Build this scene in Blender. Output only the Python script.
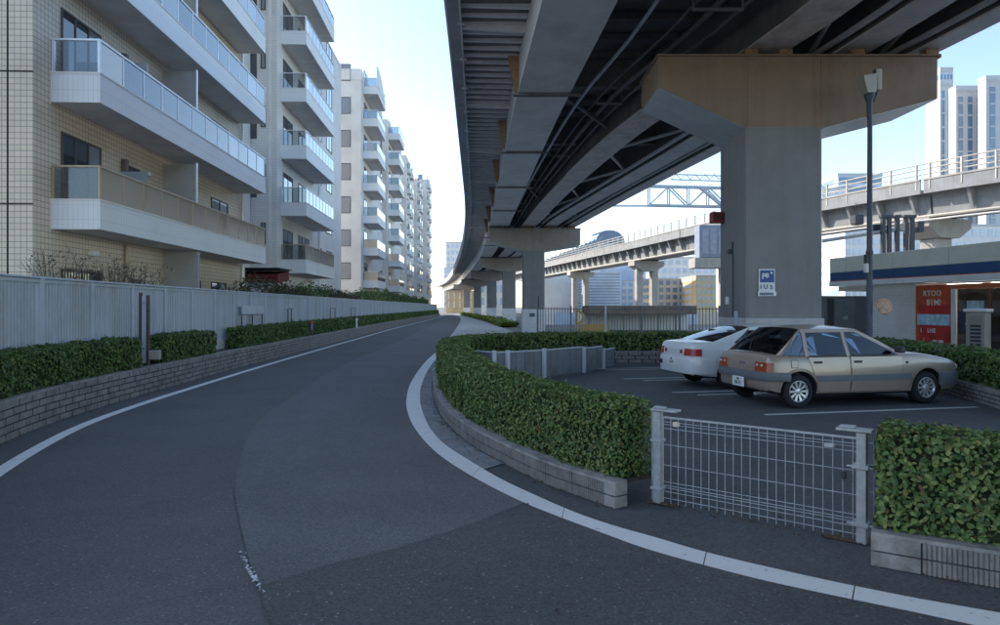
import bpy, bmesh, math, random
import numpy as np
from mathutils import Vector, Matrix

random.seed(11)
rng = np.random.default_rng(11)
S = bpy.context.scene
for o in list(bpy.data.objects):
    bpy.data.objects.remove(o)
COL = S.collection
R = math.radians

# ------------------------------------------------------------------ camera
CAMH, FPX, HORIZ = 1.65, 666.67, 307.0
cam = bpy.data.cameras.new('camera')
cam.lens = 24.0
cam.sensor_width = 36.0
cam.shift_y = -0.0055
cam.clip_start = 0.05
cam.clip_end = 6000
cam_o = bpy.data.objects.new('camera', cam)
cam_o.location = (0, 0, CAMH)
cam_o.rotation_euler = (R(90), 0, 0)
COL.objects.link(cam_o)
S.camera = cam_o

# ------------------------------------------------------------------ sky, sun, exposure
SUN_AZ, SUN_EL = R(60), R(28)          # azimuth: degrees to the left of straight ahead
W = bpy.data.worlds.new('World')
S.world = W
W.use_nodes = True
wn = W.node_tree.nodes
wl = W.node_tree.links
bg = wn['Background']
sky = wn.new('ShaderNodeTexSky')
sky.sky_type = 'NISHITA'
sky.sun_disc = False
sky.sun_elevation = SUN_EL
sky.sun_rotation = -SUN_AZ
sky.air_density = 1.0
sky.dust_density = 0.8
sky.ozone_density = 0.7
wl.new(sky.outputs[0], bg.inputs[0])
bg.inputs[1].default_value = 0.13

sd = bpy.data.lights.new('sun', 'SUN')
sd.energy = 2.2
sd.angle = R(0.53)
sd.color = (1.0, 0.93, 0.82)
sun_o = bpy.data.objects.new('sun', sd)
sv = Vector((-math.sin(SUN_AZ) * math.cos(SUN_EL), math.cos(SUN_AZ) * math.cos(SUN_EL), math.sin(SUN_EL)))
sun_o.rotation_euler = (-sv).to_track_quat('-Z', 'Y').to_euler()
sun_o.location = (0, 0, 60)
COL.objects.link(sun_o)

S.view_settings.view_transform = 'Standard'
S.view_settings.look = 'None'
S.view_settings.exposure = 1.4
S.view_settings.gamma = 1.0
S.view_settings.use_curve_mapping = False


# ------------------------------------------------------------------ helpers: places
def G(px, py):
    """ground point seen at a place of the photograph (1000 x 625)"""
    y = CAMH * FPX / (py - HORIZ)
    return ((px - 500) / FPX * y, y)


def at(px, py, y):
    return ((px - 500) / FPX * y, y, CAMH - (py - HORIZ) / FPX * y)


def crs(pts, n=8):
    P = [np.array(p, float) for p in pts]
    P = [2 * P[0] - P[1]] + P + [2 * P[-1] - P[-2]]
    out = []
    for i in range(1, len(P) - 2):
        a, b, c, d = P[i - 1:i + 3]
        # centripetal
        t0 = 0.0
        t1 = t0 + max(np.linalg.norm(b - a), 1e-6) ** .5
        t2 = t1 + max(np.linalg.norm(c - b), 1e-6) ** .5
        t3 = t2 + max(np.linalg.norm(d - c), 1e-6) ** .5
        for k in range(n):
            t = t1 + (t2 - t1) * k / n
            A1 = (t1 - t) / (t1 - t0) * a + (t - t0) / (t1 - t0) * b
            A2 = (t2 - t) / (t2 - t1) * b + (t - t1) / (t2 - t1) * c
            A3 = (t3 - t) / (t3 - t2) * c + (t - t2) / (t3 - t2) * d
            B1 = (t2 - t) / (t2 - t0) * A1 + (t - t0) / (t2 - t0) * A2
            B2 = (t3 - t) / (t3 - t1) * A2 + (t - t1) / (t3 - t1) * A3
            out.append((t2 - t) / (t2 - t1) * B1 + (t - t1) / (t2 - t1) * B2)
    out.append(P[-2])
    return np.array(out)


class Path:
    """arc-length path on the ground"""
    def __init__(self, pts, n=10):
        self.p = crs(pts, n) if n > 1 else np.array(pts, float)
        seg = np.linalg.norm(np.diff(self.p, axis=0), axis=1)
        self.s = np.concatenate([[0], np.cumsum(seg)])
        self.L = self.s[-1]

    def at(self, s, off=0.0):
        """point at arc length s, offset to the right of travel"""
        x = np.interp(s, self.s, self.p[:, 0])
        y = np.interp(s, self.s, self.p[:, 1])
        if off:
            d = self.dir(s)
            x += d[1] * off
            y -= d[0] * off
        return np.array((x, y))

    def dir(self, s):
        e = 0.12
        a, b = max(0, s - e), min(self.L, s + e)
        p = np.array((np.interp(b, self.s, self.p[:, 0]) - np.interp(a, self.s, self.p[:, 0]),
                      np.interp(b, self.s, self.p[:, 1]) - np.interp(a, self.s, self.p[:, 1])))
        return p / np.linalg.norm(p)

    def s_at_y(self, y):
        i = np.argmin(np.abs(self.p[:, 1] - y))
        return self.s[i]

    def sample(self, s0, s1, step, off=0.0):
        n = max(1, int(math.ceil((s1 - s0) / step)))
        return [self.at(s0 + (s1 - s0) * k / n, off) for k in range(n + 1)]


# ------------------------------------------------------------------ helpers: materials
def srgb(r, g, b):
    f = lambda c: (c / 255 / 12.92) if c / 255 <= .04045 else ((c / 255 + .055) / 1.055) ** 2.4
    return (f(r), f(g), f(b))


MATS = {}
ALB = 1.38      # brightness for the shaded street, put into all base colours, never above a clean white paint


def kc(c, lim=.82):
    m_ = max(c) * ALB
    f = ALB if m_ <= lim else lim / max(c)
    return tuple(x * max(1.0, f) if max(c) < lim else x for x in c)


def mat(name, col, rough=.7, metal=0.0, var=.12, vscale=2.0, bump=0.0, bscale=80.0, spec=.4, col2=None, stain=0.0, sscale=.6, coat=0.0, streak=0.0):
    if name in MATS:
        return MATS[name]
    col = kc(col)
    col2 = kc(col2) if col2 else None
    m = bpy.data.materials.new(name)
    m.use_nodes = True
    nt = m.node_tree
    N, L = nt.nodes, nt.links
    b = N['Principled BSDF']
    b.inputs['Roughness'].default_value = rough
    b.inputs['Metallic'].default_value = metal
    b.inputs['Specular IOR Level'].default_value = spec
    b.inputs['Coat Weight'].default_value = coat
    b.inputs['Coat Roughness'].default_value = .06
    geo = N.new('ShaderNodeNewGeometry')
    out = None
    if var > 0:
        nz = N.new('ShaderNodeTexNoise')
        nz.inputs['Scale'].default_value = vscale
        nz.inputs['Detail'].default_value = 6
        nz.inputs['Roughness'].default_value = .65
        L.new(geo.outputs['Position'], nz.inputs['Vector'])
        mx = N.new('ShaderNodeMix')
        mx.data_type = 'RGBA'
        c2 = col2 if col2 else tuple(c * (1 - 2 * var) for c in col)
        c1 = col if col2 else tuple(min(1, c * (1 + var)) for c in col)
        mx.inputs['A'].default_value = (*c1, 1)
        mx.inputs['B'].default_value = (*c2, 1)
        rp = N.new('ShaderNodeValToRGB')
        rp.color_ramp.elements[0].position = .3
        rp.color_ramp.elements[1].position = .72
        L.new(nz.outputs['Fac'], rp.inputs['Fac'])
        L.new(rp.outputs['Color'], mx.inputs['Factor'])
        out = mx.outputs['Result']
    else:
        rgb = N.new('ShaderNodeRGB')
        rgb.outputs[0].default_value = (*col, 1)
        out = rgb.outputs[0]
    for amt, sc, stretch in ((stain, sscale, (1, 1, 1)), (streak, 3.0, (1, 1, .06))):
        if amt > 0:
            mp = N.new('ShaderNodeMapping')
            mp.inputs['Scale'].default_value = stretch
            L.new(geo.outputs['Position'], mp.inputs['Vector'])
            nz = N.new('ShaderNodeTexNoise')
            nz.inputs['Scale'].default_value = sc
            nz.inputs['Detail'].default_value = 8
            nz.inputs['Roughness'].default_value = .7
            L.new(mp.outputs[0], nz.inputs['Vector'])
            rp = N.new('ShaderNodeValToRGB')
            rp.color_ramp.elements[0].position = .48
            rp.color_ramp.elements[1].position = .75
            rp.color_ramp.elements[0].color = (1, 1, 1, 1)
            v = 1 - amt
            rp.color_ramp.elements[1].color = (v, v * .97, v * .93, 1)
            L.new(nz.outputs['Fac'], rp.inputs['Fac'])
            mm = N.new('ShaderNodeMix')
            mm.data_type = 'RGBA'
            mm.blend_type = 'MULTIPLY'
            mm.inputs['Factor'].default_value = 1
            L.new(out, mm.inputs['A'])
            L.new(rp.outputs['Color'], mm.inputs['B'])
            out = mm.outputs['Result']
    L.new(out, b.inputs['Base Color'])
    if bump > 0:
        nz = N.new('ShaderNodeTexNoise')
        nz.inputs['Scale'].default_value = bscale
        nz.inputs['Detail'].default_value = 4
        L.new(geo.outputs['Position'], nz.inputs['Vector'])
        bp = N.new('ShaderNodeBump')
        bp.inputs['Strength'].default_value = bump
        bp.inputs['Distance'].default_value = .01
        L.new(nz.outputs['Fac'], bp.inputs['Height'])
        L.new(bp.outputs['Normal'], b.inputs['Normal'])
    MATS[name] = m
    return m


def tile_mat(name, c1, c2, mortar, bw, rh, msize, offset=0.0, rough=.5, bump=.35, stain=.18):
    """wall tiles: brick pattern in the object's own axes (x + y along the wall, z up)"""
    if name in MATS:
        return MATS[name]
    m = bpy.data.materials.new(name)
    m.use_nodes = True
    N, L = m.node_tree.nodes, m.node_tree.links
    b = N['Principled BSDF']
    b.inputs['Roughness'].default_value = rough
    tc = N.new('ShaderNodeTexCoord')
    sp = N.new('ShaderNodeSeparateXYZ')
    L.new(tc.outputs['Object'], sp.inputs[0])
    ad = N.new('ShaderNodeMath')
    ad.operation = 'ADD'
    L.new(sp.outputs['X'], ad.inputs[0])
    L.new(sp.outputs['Y'], ad.inputs[1])
    cb = N.new('ShaderNodeCombineXYZ')
    L.new(ad.outputs[0], cb.inputs[0])
    L.new(sp.outputs['Z'], cb.inputs[1])
    c1, c2, mortar = kc(c1), kc(c2), kc(mortar)
    br = N.new('ShaderNodeTexBrick')
    br.offset = offset
    br.inputs['Scale'].default_value = 1
    br.inputs['Brick Width'].default_value = bw
    br.inputs['Row Height'].default_value = rh
    br.inputs['Mortar Size'].default_value = msize
    br.inputs['Mortar Smooth'].default_value = .1
    br.inputs['Color1'].default_value = (*c1, 1)
    br.inputs['Color2'].default_value = (*c2, 1)
    br.inputs['Mortar'].default_value = (*mortar, 1)
    L.new(cb.outputs[0], br.inputs['Vector'])
    nz = N.new('ShaderNodeTexNoise')
    nz.inputs['Scale'].default_value = .5
    nz.inputs['Detail'].default_value = 8
    L.new(tc.outputs['Object'], nz.inputs['Vector'])
    rp = N.new('ShaderNodeValToRGB')
    rp.color_ramp.elements[0].position = .45
    rp.color_ramp.elements[1].position = .75
    rp.color_ramp.elements[0].color = (1, 1, 1, 1)
    rp.color_ramp.elements[1].color = (1 - stain, 1 - stain, 1 - stain * 1.1, 1)
    L.new(nz.outputs['Fac'], rp.inputs['Fac'])
    mm = N.new('ShaderNodeMix')
    mm.data_type = 'RGBA'
    mm.blend_type = 'MULTIPLY'
    mm.inputs['Factor'].default_value = 1
    L.new(br.outputs['Color'], mm.inputs['A'])
    L.new(rp.outputs['Color'], mm.inputs['B'])
    L.new(mm.outputs['Result'], b.inputs['Base Color'])
    inv = N.new('ShaderNodeMath')
    inv.operation = 'SUBTRACT'
    inv.inputs[0].default_value = 1
    L.new(br.outputs['Fac'], inv.inputs[1])
    bp = N.new('ShaderNodeBump')
    bp.inputs['Strength'].default_value = bump
    bp.inputs['Distance'].default_value = .01
    L.new(inv.outputs[0], bp.inputs['Height'])
    L.new(bp.outputs['Normal'], b.inputs['Normal'])
    MATS[name] = m
    return m


def asphalt_mat(name, col, speck=.35, rough=.82, seed=0.0):
    if name in MATS:
        return MATS[name]
    m = bpy.data.materials.new(name)
    m.use_nodes = True
    N, L = m.node_tree.nodes, m.node_tree.links
    b = N['Principled BSDF']
    b.inputs['Roughness'].default_value = rough
    b.inputs['Specular IOR Level'].default_value = .35
    col = kc(col)
    geo = N.new('ShaderNodeNewGeometry')
    off = N.new('ShaderNodeVectorMath')
    off.operation = 'ADD'
    off.inputs[1].default_value = (seed, seed * 1.7, 0)
    L.new(geo.outputs['Position'], off.inputs[0])
    P = off.outputs[0]

    def noise(sc, det=4, r=.6):
        n = N.new('ShaderNodeTexNoise')
        n.inputs['Scale'].default_value = sc
        n.inputs['Detail'].default_value = det
        n.inputs['Roughness'].default_value = r
        L.new(P, n.inputs['Vector'])
        return n.outputs['Fac']

    def ramp(f, a, bb, ca, cb_):
        r = N.new('ShaderNodeValToRGB')
        r.color_ramp.elements[0].position = a
        r.color_ramp.elements[1].position = bb
        r.color_ramp.elements[0].color = (*ca, 1)
        r.color_ramp.elements[1].color = (*cb_, 1)
        L.new(f, r.inputs['Fac'])
        return r.outputs['Color']

    def mul(a, bb):
        x = N.new('ShaderNodeMix')
        x.data_type = 'RGBA'
        x.blend_type = 'MULTIPLY'
        x.inputs['Factor'].default_value = 1
        L.new(a, x.inputs['A'])
        L.new(bb, x.inputs['B'])
        return x.outputs['Result']
    grain = ramp(noise(48, 5, .9), .34, .66, tuple(c * .5 for c in col), tuple(c * 1.55 for c in col))
    big = ramp(noise(.7, 6), .3, .7, (.84, .84, .85), (1.1, 1.1, 1.1))
    mid = ramp(noise(9, 5, .7), .3, .7, (.9, .9, .9), (1.08, 1.08, 1.08))
    c = mul(mul(grain, big), mid)
    # pale chippings
    vo = N.new('ShaderNodeTexVoronoi')
    vo.inputs['Scale'].default_value = 30
    L.new(P, vo.inputs['Vector'])
    lt = N.new('ShaderNodeMath')
    lt.operation = 'LESS_THAN'
    lt.inputs[1].default_value = .24
    L.new(vo.outputs['Distance'], lt.inputs[0])
    wn_ = N.new('ShaderNodeMath')
    wn_.operation = 'GREATER_THAN'
    wn_.inputs[1].default_value = .86
    sepc = N.new('ShaderNodeSeparateColor')
    L.new(vo.outputs['Color'], sepc.inputs[0])
    L.new(sepc.outputs[0], wn_.inputs[0])
    an = N.new('ShaderNodeMath')
    an.operation = 'MULTIPLY'
    L.new(lt.outputs[0], an.inputs[0])
    L.new(wn_.outputs[0], an.inputs[1])
    an2 = N.new('ShaderNodeMath')
    an2.operation = 'MULTIPLY'
    an2.inputs[1].default_value = speck
    L.new(an.outputs[0], an2.inputs[0])
    mx = N.new('ShaderNodeMix')
    mx.data_type = 'RGBA'
    mx.inputs['B'].default_value = (.35, .35, .35, 1)
    L.new(an2.outputs[0], mx.inputs['Factor'])
    L.new(c, mx.inputs['A'])
    L.new(mx.outputs['Result'], b.inputs['Base Color'])
    bp = N.new('ShaderNodeBump')
    bp.inputs['Strength'].default_value = .8
    bp.inputs['Distance'].default_value = .008
    L.new(noise(75, 4, .75), bp.inputs['Height'])
    L.new(bp.outputs['Normal'], b.inputs['Normal'])
    MATS[name] = m
    return m


def paint_line_mat(name, col, wear=.5):
    """road paint with worn flecks through to the asphalt"""
    if name in MATS:
        return MATS[name]
    m = bpy.data.materials.new(name)
    m.use_nodes = True
    N, L = m.node_tree.nodes, m.node_tree.links
    b = N['Principled BSDF']
    b.inputs['Roughness'].default_value = .75
    geo = N.new('ShaderNodeNewGeometry')
    n1 = N.new('ShaderNodeTexNoise')
    n1.inputs['Scale'].default_value = 22
    n1.inputs['Detail'].default_value = 8
    n1.inputs['Roughness'].default_value = .75
    L.new(geo.outputs['Position'], n1.inputs['Vector'])
    r1 = N.new('ShaderNodeValToRGB')
    r1.color_ramp.elements[0].position = .53 + .1 * (1 - wear)
    r1.color_ramp.elements[1].position = .60 + .1 * (1 - wear)
    L.new(n1.outputs['Fac'], r1.inputs['Fac'])
    n2 = N.new('ShaderNodeTexNoise')
    n2.inputs['Scale'].default_value = 3
    n2.inputs['Detail'].default_value = 6
    L.new(geo.outputs['Position'], n2.inputs['Vector'])
    mx0 = N.new('ShaderNodeMix')
    mx0.data_type = 'RGBA'
    mx0.inputs['A'].default_value = (*col, 1)
    mx0.inputs['B'].default_value = (*[c * .88 for c in col], 1)
    L.new(n2.outputs['Fac'], mx0.inputs['Factor'])
    mx = N.new('ShaderNodeMix')
    mx.data_type = 'RGBA'
    L.new(r1.outputs['Color'], mx.inputs['Factor'])
    L.new(mx0.outputs['Result'], mx.inputs['A'])
    mx.inputs['B'].default_value = (.20, .205, .21, 1)
    L.new(mx.outputs['Result'], b.inputs['Base Color'])
    bp = N.new('ShaderNodeBump')
    bp.inputs['Strength'].default_value = .4
    bp.inputs['Distance'].default_value = .004
    L.new(n1.outputs['Fac'], bp.inputs['Height'])
    L.new(bp.outputs['Normal'], b.inputs['Normal'])
    MATS[name] = m
    return m


def leaf_mat(name, cols, rough=.45):
    if name in MATS:
        return MATS[name]
    m = bpy.data.materials.new(name)
    m.use_nodes = True
    N, L = m.node_tree.nodes, m.node_tree.links
    b = N['Principled BSDF']
    b.inputs['Roughness'].default_value = rough
    b.inputs['Specular IOR Level'].default_value = .45
    geo = N.new('ShaderNodeNewGeometry')
    cols = [kc(c) for c in cols]
    r = N.new('ShaderNodeValToRGB')
    el = r.color_ramp.elements
    el[0].position = 0
    el[0].color = (*cols[0], 1)
    el[1].position = 1
    el[1].color = (*cols[-1], 1)
    for i, c in enumerate(cols[1:-1]):
        e = el.new((i + 1) / (len(cols) - 1) * .95)
        e.color = (*c, 1)
    e = el.new(.955)
    e.color = (*cols[-1], 1)
    el[len(el) - 1].color = (.16, .085, .035, 1)
    L.new(geo.outputs['Random Per Island'], r.inputs['Fac'])
    L.new(r.outputs['Color'], b.inputs['Base Color'])
    tr = N.new('ShaderNodeBsdfTranslucent')
    L.new(r.outputs['Color'], tr.inputs['Color'])
    mx = N.new('ShaderNodeMixShader')
    mx.inputs[0].default_value = .32
    L.new(b.outputs[0], mx.inputs[1])
    L.new(tr.outputs[0], mx.inputs[2])
    L.new(mx.outputs[0], N['Material Output'].inputs[0])
    MATS[name] = m
    return m


def glass_mat(name, tint, diff, alpha=.5, rough=.03, refl=1.0):
    """flat glazing: see-through tint + a film of haze + mirror by Fresnel"""
    if name in MATS:
        return MATS[name]
    m = bpy.data.materials.new(name)
    m.use_nodes = True
    N, L = m.node_tree.nodes, m.node_tree.links
    N.remove(N['Principled BSDF'])
    tr = N.new('ShaderNodeBsdfTransparent')
    tr.inputs[0].default_value = (*tint, 1)
    df = N.new('ShaderNodeBsdfDiffuse')
    df.inputs[0].default_value = (*diff, 1)
    gl = N.new('ShaderNodeBsdfGlossy')
    gl.inputs['Roughness'].default_value = rough
    gl.inputs['Color'].default_value = (.9, .95, 1, 1)
    m1 = N.new('ShaderNodeMixShader')
    m1.inputs[0].default_value = alpha
    L.new(tr.outputs[0], m1.inputs[1])
    L.new(df.outputs[0], m1.inputs[2])
    fr = N.new('ShaderNodeFresnel')
    fr.inputs[0].default_value = 1.55
    mu = N.new('ShaderNodeMath')
    mu.operation = 'MULTIPLY'
    mu.use_clamp = True
    mu.inputs[1].default_value = 1.6 * refl
    L.new(fr.outputs[0], mu.inputs[0])
    m2 = N.new('ShaderNodeMixShader')
    L.new(mu.outputs[0], m2.inputs[0])
    L.new(m1.outputs[0], m2.inputs[1])
    L.new(gl.outputs[0], m2.inputs[2])
    L.new(m2.outputs[0], N['Material Output'].inputs[0])
    MATS[name] = m
    return m


# ------------------------------------------------------------------ helpers: meshes and objects
def tag(o, label, cat, group=None):
    o['label'] = label
    o['category'] = cat
    if group:
        o['group'] = group
    return o


def thing(name, label, cat, loc=(0, 0, 0), rotz=0.0, group=None):
    o = bpy.data.objects.new(name, None)
    o.empty_display_size = .3
    o.location = loc
    o.rotation_euler = (0, 0, rotz)
    COL.objects.link(o)
    return tag(o, label, cat, group)


def wthing(name, label, cat, loc, group=None):
    """an Empty whose parts are given in world coordinates"""
    o = thing(name, label, cat, loc, 0, group)
    o['w'] = 1
    return o


def link(name, me, m=None, parent=None, mtx=None):
    o = bpy.data.objects.new(name, me)
    COL.objects.link(o)
    if m is not None and not me.materials:
        me.materials.append(m)
    if parent is not None:
        o.parent = parent
        if 'w' in parent.keys():
            o.location = -parent.location
    if mtx is not None:
        if parent is not None and 'w' in parent.keys():
            o.matrix_basis = Matrix.Translation(-parent.location) @ mtx
        else:
            o.matrix_basis = mtx
    return o


def struct(o):
    o['kind'] = 'structure'
    return o


def stuff(o):
    o['kind'] = 'stuff'
    return o


class MB:
    def __init__(self):
        self.v = []
        self.f = []

    def add(self, vs, fs):
        n = len(self.v)
        self.v += [tuple(map(float, p)) for p in vs]
        self.f += [tuple(n + i for i in f) for f in fs]
        return self

    def box(self, x0, x1, y0, y1, z0, z1, mtx=None):
        vs = [(x, y, z) for z in (z0, z1) for y in (y0, y1) for x in (x0, x1)]
        if mtx is not None:
            vs = [tuple(mtx @ Vector(p)) for p in vs]
        return self.add(vs, [(0, 2, 3, 1), (4, 5, 7, 6), (0, 1, 5, 4), (2, 6, 7, 3), (0, 4, 6, 2), (1, 3, 7, 5)])

    def bbox(self, x0, x1, y0, y1, z0, z1, b=.01, mtx=None):
        """box with chamfered edges"""
        bm = bmesh.new()
        bmesh.ops.create_cube(bm, size=1)
        for w in bm.verts:
            w.co = Vector(((x0 + x1) / 2 + w.co.x * (x1 - x0), (y0 + y1) / 2 + w.co.y * (y1 - y0), (z0 + z1) / 2 + w.co.z * (z1 - z0)))
        bmesh.ops.bevel(bm, geom=bm.edges[:], offset=b, segments=1, affect='EDGES')
        bm.verts.index_update()
        vs = [tuple(mtx @ w.co) if mtx is not None else tuple(w.co) for w in bm.verts]
        fs = [tuple(w.index for w in f.verts) for f in bm.faces]
        bm.free()
        return self.add(vs, fs)

    def bar(self, a, b, w, h, up=(0, 0, 1)):
        """box beam from a to b"""
        a, b = Vector(a), Vector(b)
        d = (b - a)
        n = d.length
        if n < 1e-6:
            return self
        d /= n
        up = Vector(up)
        if abs(d.dot(up)) > .98:
            up = Vector((0, 1, 0))
        r = d.cross(up).normalized()
        u = r.cross(d)
        vs = []
        for p in (a, b):
            for sx, sz in ((-1, -1), (1, -1), (1, 1), (-1, 1)):
                vs.append(tuple(p + r * (sx * w / 2) + u * (sz * h / 2)))
        return self.add(vs, [(0, 1, 2, 3), (7, 6, 5, 4), (0, 4, 5, 1), (1, 5, 6, 2), (2, 6, 7, 3), (3, 7, 4, 0)])

    def prism(self, poly, z0, z1):
        n = len(poly)
        vs = [(p[0], p[1], z0) for p in poly] + [(p[0], p[1], z1) for p in poly]
        fs = [tuple(range(n))[::-1], tuple(range(n, 2 * n))] + [(i, (i + 1) % n, n + (i + 1) % n, n + i) for i in range(n)]
        return self.add(vs, fs)

    def extr(self, poly, vec):
        """closed 3-D polygon extruded along vec"""
        n = len(poly)
        vec = Vector(vec)
        vs = [tuple(p) for p in poly] + [tuple(Vector(p) + vec) for p in poly]
        fs = [tuple(range(n))[::-1], tuple(range(n, 2 * n))] + [(i, (i + 1) % n, n + (i + 1) % n, n + i) for i in range(n)]
        return self.add(vs, fs)

    def tube(self, pts, r, n=8, caps=True):
        pts = [Vector(p) for p in pts]
        rr = r if hasattr(r, '__len__') else [r] * len(pts)
        rings = []
        prev = None
        for i, p in enumerate(pts):
            d = (pts[min(i + 1, len(pts) - 1)] - pts[max(i - 1, 0)]).normalized()
            if prev is None:
                up = Vector((0, 0, 1)) if abs(d.z) < .9 else Vector((1, 0, 0))
                a = d.cross(up).normalized()
            else:
                a = (prev - d * prev.dot(d)).normalized()
            prev = a
            b = d.cross(a)
            rings.append([tuple(p + (a * math.cos(2 * math.pi * k / n) + b * math.sin(2 * math.pi * k / n)) * rr[i]) for k in range(n)])
        vs = [q for ring in rings for q in ring]
        fs = []
        for i in range(len(pts) - 1):
            for k in range(n):
                fs.append((i * n + k, i * n + (k + 1) % n, (i + 1) * n + (k + 1) % n, (i + 1) * n + k))
        if caps:
            fs.append(tuple(range(n))[::-1])
            fs.append(tuple((len(pts) - 1) * n + k for k in range(n)))
        return self.add(vs, fs)

    def loft(self, rings, closed=True, caps=True):
        n = len(rings[0])
        vs = [p for r_ in rings for p in r_]
        fs = []
        for i in range(len(rings) - 1):
            for k in range(n if closed else n - 1):
                fs.append((i * n + k, i * n + (k + 1) % n, (i + 1) * n + (k + 1) % n, (i + 1) * n + k))
        if caps and closed:
            fs.append(tuple(range(n))[::-1])
            fs.append(tuple((len(rings) - 1) * n + k for k in range(n)))
        return self.add(vs, fs)

    def strip(self, A, B, z):
        za = z if hasattr(z, '__len__') else [z] * len(A)
        n = len(A)
        vs = [(p[0], p[1], za[i]) for i, p in enumerate(A)] + [(p[0], p[1], za[i]) for i, p in enumerate(B)]
        return self.add(vs, [(i, i + 1, n + i + 1, n + i) for i in range(n - 1)])

    def lathe(self, prof, n=24, mtx=None):
        """profile (r, z) turned about z"""
        vs = []
        for r, z in prof:
            for k in range(n):
                a = 2 * math.pi * k / n
                p = Vector((r * math.cos(a), r * math.sin(a), z))
                vs.append(tuple(mtx @ p) if mtx is not None else tuple(p))
        fs = []
        for i in range(len(prof) - 1):
            for k in range(n):
                fs.append((i * n + k, i * n + (k + 1) % n, (i + 1) * n + (k + 1) % n, (i + 1) * n + k))
        return self.add(vs, fs)

    def mesh(self, name, fix=True, smooth=None):
        me = bpy.data.meshes.new(name)
        me.from_pydata(self.v, [], self.f)
        if fix:
            bm = bmesh.new()
            bm.from_mesh(me)
            bmesh.ops.recalc_face_normals(bm, faces=bm.faces[:])
            bm.to_mesh(me)
            bm.free()
        if smooth is not None:
            me.shade_smooth()
            me.set_sharp_from_angle(angle=R(smooth))
        return me

    def obj(self, name, m, parent=None, smooth=None, fix=True, mtx=None):
        return link(name, self.mesh(name, fix, smooth), m, parent, mtx)


def sweep(path_pts, prof):
    """rings of a profile [(right, up)] along a level path [(x, y, z)]"""
    rings = []
    n = len(path_pts)
    for i, p in enumerate(path_pts):
        a = path_pts[max(0, i - 1)]
        b = path_pts[min(n - 1, i + 1)]
        d = np.array((b[0] - a[0], b[1] - a[1]), float)
        d /= np.linalg.norm(d)
        r = (d[1], -d[0])
        pr = prof[i] if callable(getattr(prof, '__getitem__', None)) and isinstance(prof[0], list) else prof
        rings.append([(p[0] + r[0] * q[0], p[1] + r[1] * q[0], p[2] + q[1]) for q in pr])
    return rings


def text_mesh(txt, size, depth=.002, bold=0.0):
    cu = bpy.data.curves.new('text', 'FONT')
    cu.body = txt
    cu.size = size
    cu.extrude = depth
    cu.offset = bold
    cu.align_x = 'CENTER'
    cu.align_y = 'CENTER'
    cu.resolution_u = 2
    o = bpy.data.objects.new('text', cu)
    COL.objects.link(o)
    bpy.context.view_layer.update()
    me = bpy.data.meshes.new_from_object(o.evaluated_get(bpy.context.evaluated_depsgraph_get()))
    bpy.data.objects.remove(o)
    bpy.data.curves.remove(cu)
    return me


def basis(origin, right, up):
    r = Vector(right).normalized()
    u = Vector(up).normalized()
    n = r.cross(u)
    m = Matrix(((r.x, u.x, n.x, origin[0]), (r.y, u.y, n.y, origin[1]), (r.z, u.z, n.z, origin[2]), (0, 0, 0, 1)))
    return m


def leaves(name, pos, nrm, size, m, parent, spread=.9, fold=.25):
    """one mesh of many folded two-triangle leaves"""
    n = len(pos)
    pos = np.asarray(pos, float)
    nrm = np.asarray(nrm, float) + rng.normal(0, spread * .5, (n, 3))
    nrm /= np.linalg.norm(nrm, axis=1)[:, None] + 1e-9
    t = rng.normal(0, 1, (n, 3))
    t -= nrm * (t * nrm).sum(1)[:, None]
    t /= np.linalg.norm(t, axis=1)[:, None] + 1e-9
    b = np.cross(nrm, t)
    L_ = (size * rng.uniform(.65, 1.25, n))[:, None]
    Wd = L_ * rng.uniform(.24, .34, n)[:, None]
    v = np.empty((n, 6, 3))
    v[:, 0] = pos - t * L_ * .5
    v[:, 1] = pos - t * L_ * .20 + b * Wd * .9 + nrm * L_ * fold * .45
    v[:, 2] = pos + t * L_ * .20 + b * Wd + nrm * L_ * fold * .42
    v[:, 3] = pos + t * L_ * .5 - nrm * L_ * .10
    v[:, 4] = pos + t * L_ * .20 - b * Wd + nrm * L_ * fold * .42
    v[:, 5] = pos - t * L_ * .20 - b * Wd * .9 + nrm * L_ * fold * .45
    me = bpy.data.meshes.new(name)
    me.vertices.add(n * 6)
    me.vertices.foreach_set('co', v.reshape(-1))
    nt = n * 2
    me.loops.add(nt * 4)
    base = (np.arange(n) * 6)[:, None]
    idx = np.concatenate([base + np.array([[0, 1, 2, 3]]), base + np.array([[0, 3, 4, 5]])], axis=1).reshape(-1)
    me.loops.foreach_set('vertex_index', idx.astype(np.int32))
    me.polygons.add(nt)
    me.polygons.foreach_set('loop_start', (np.arange(nt) * 4).astype(np.int32))
    me.update(calc_edges=True)
    me.validate()
    o = link(name, me, m, parent)
    stuff(o)
    return o

# ================================================================== MATERIALS
m_asph_old = asphalt_mat('asphalt_worn', (.092, .093, .096), speck=.6)
m_asph_mid = asphalt_mat('asphalt_mid', (.112, .114, .118), speck=.35, seed=31)
m_asph_new = asphalt_mat('asphalt_dark', (.078, .079, .082), speck=.6, seed=57)
m_asph_lot = asphalt_mat('asphalt_lot', (.080, .082, .087), speck=.3, seed=83)
m_line = paint_line_mat('road_paint', (.86, .86, .84), .25)
m_lot_line = paint_line_mat('lot_paint', (.74, .74, .72), .55)
m_conc = mat('concrete', (.34, .34, .34), .85, var=.12, vscale=3, bump=.3, bscale=60, stain=.25)
m_conc_lt = mat('concrete_pale', (.42, .42, .41), .85, var=.1, vscale=2, bump=.3, bscale=90, stain=.2)
m_gutter = mat('gutter_concrete', (.20, .205, .215), .9, var=.16, vscale=6, bump=.4, bscale=120, stain=.3, sscale=2)
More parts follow.
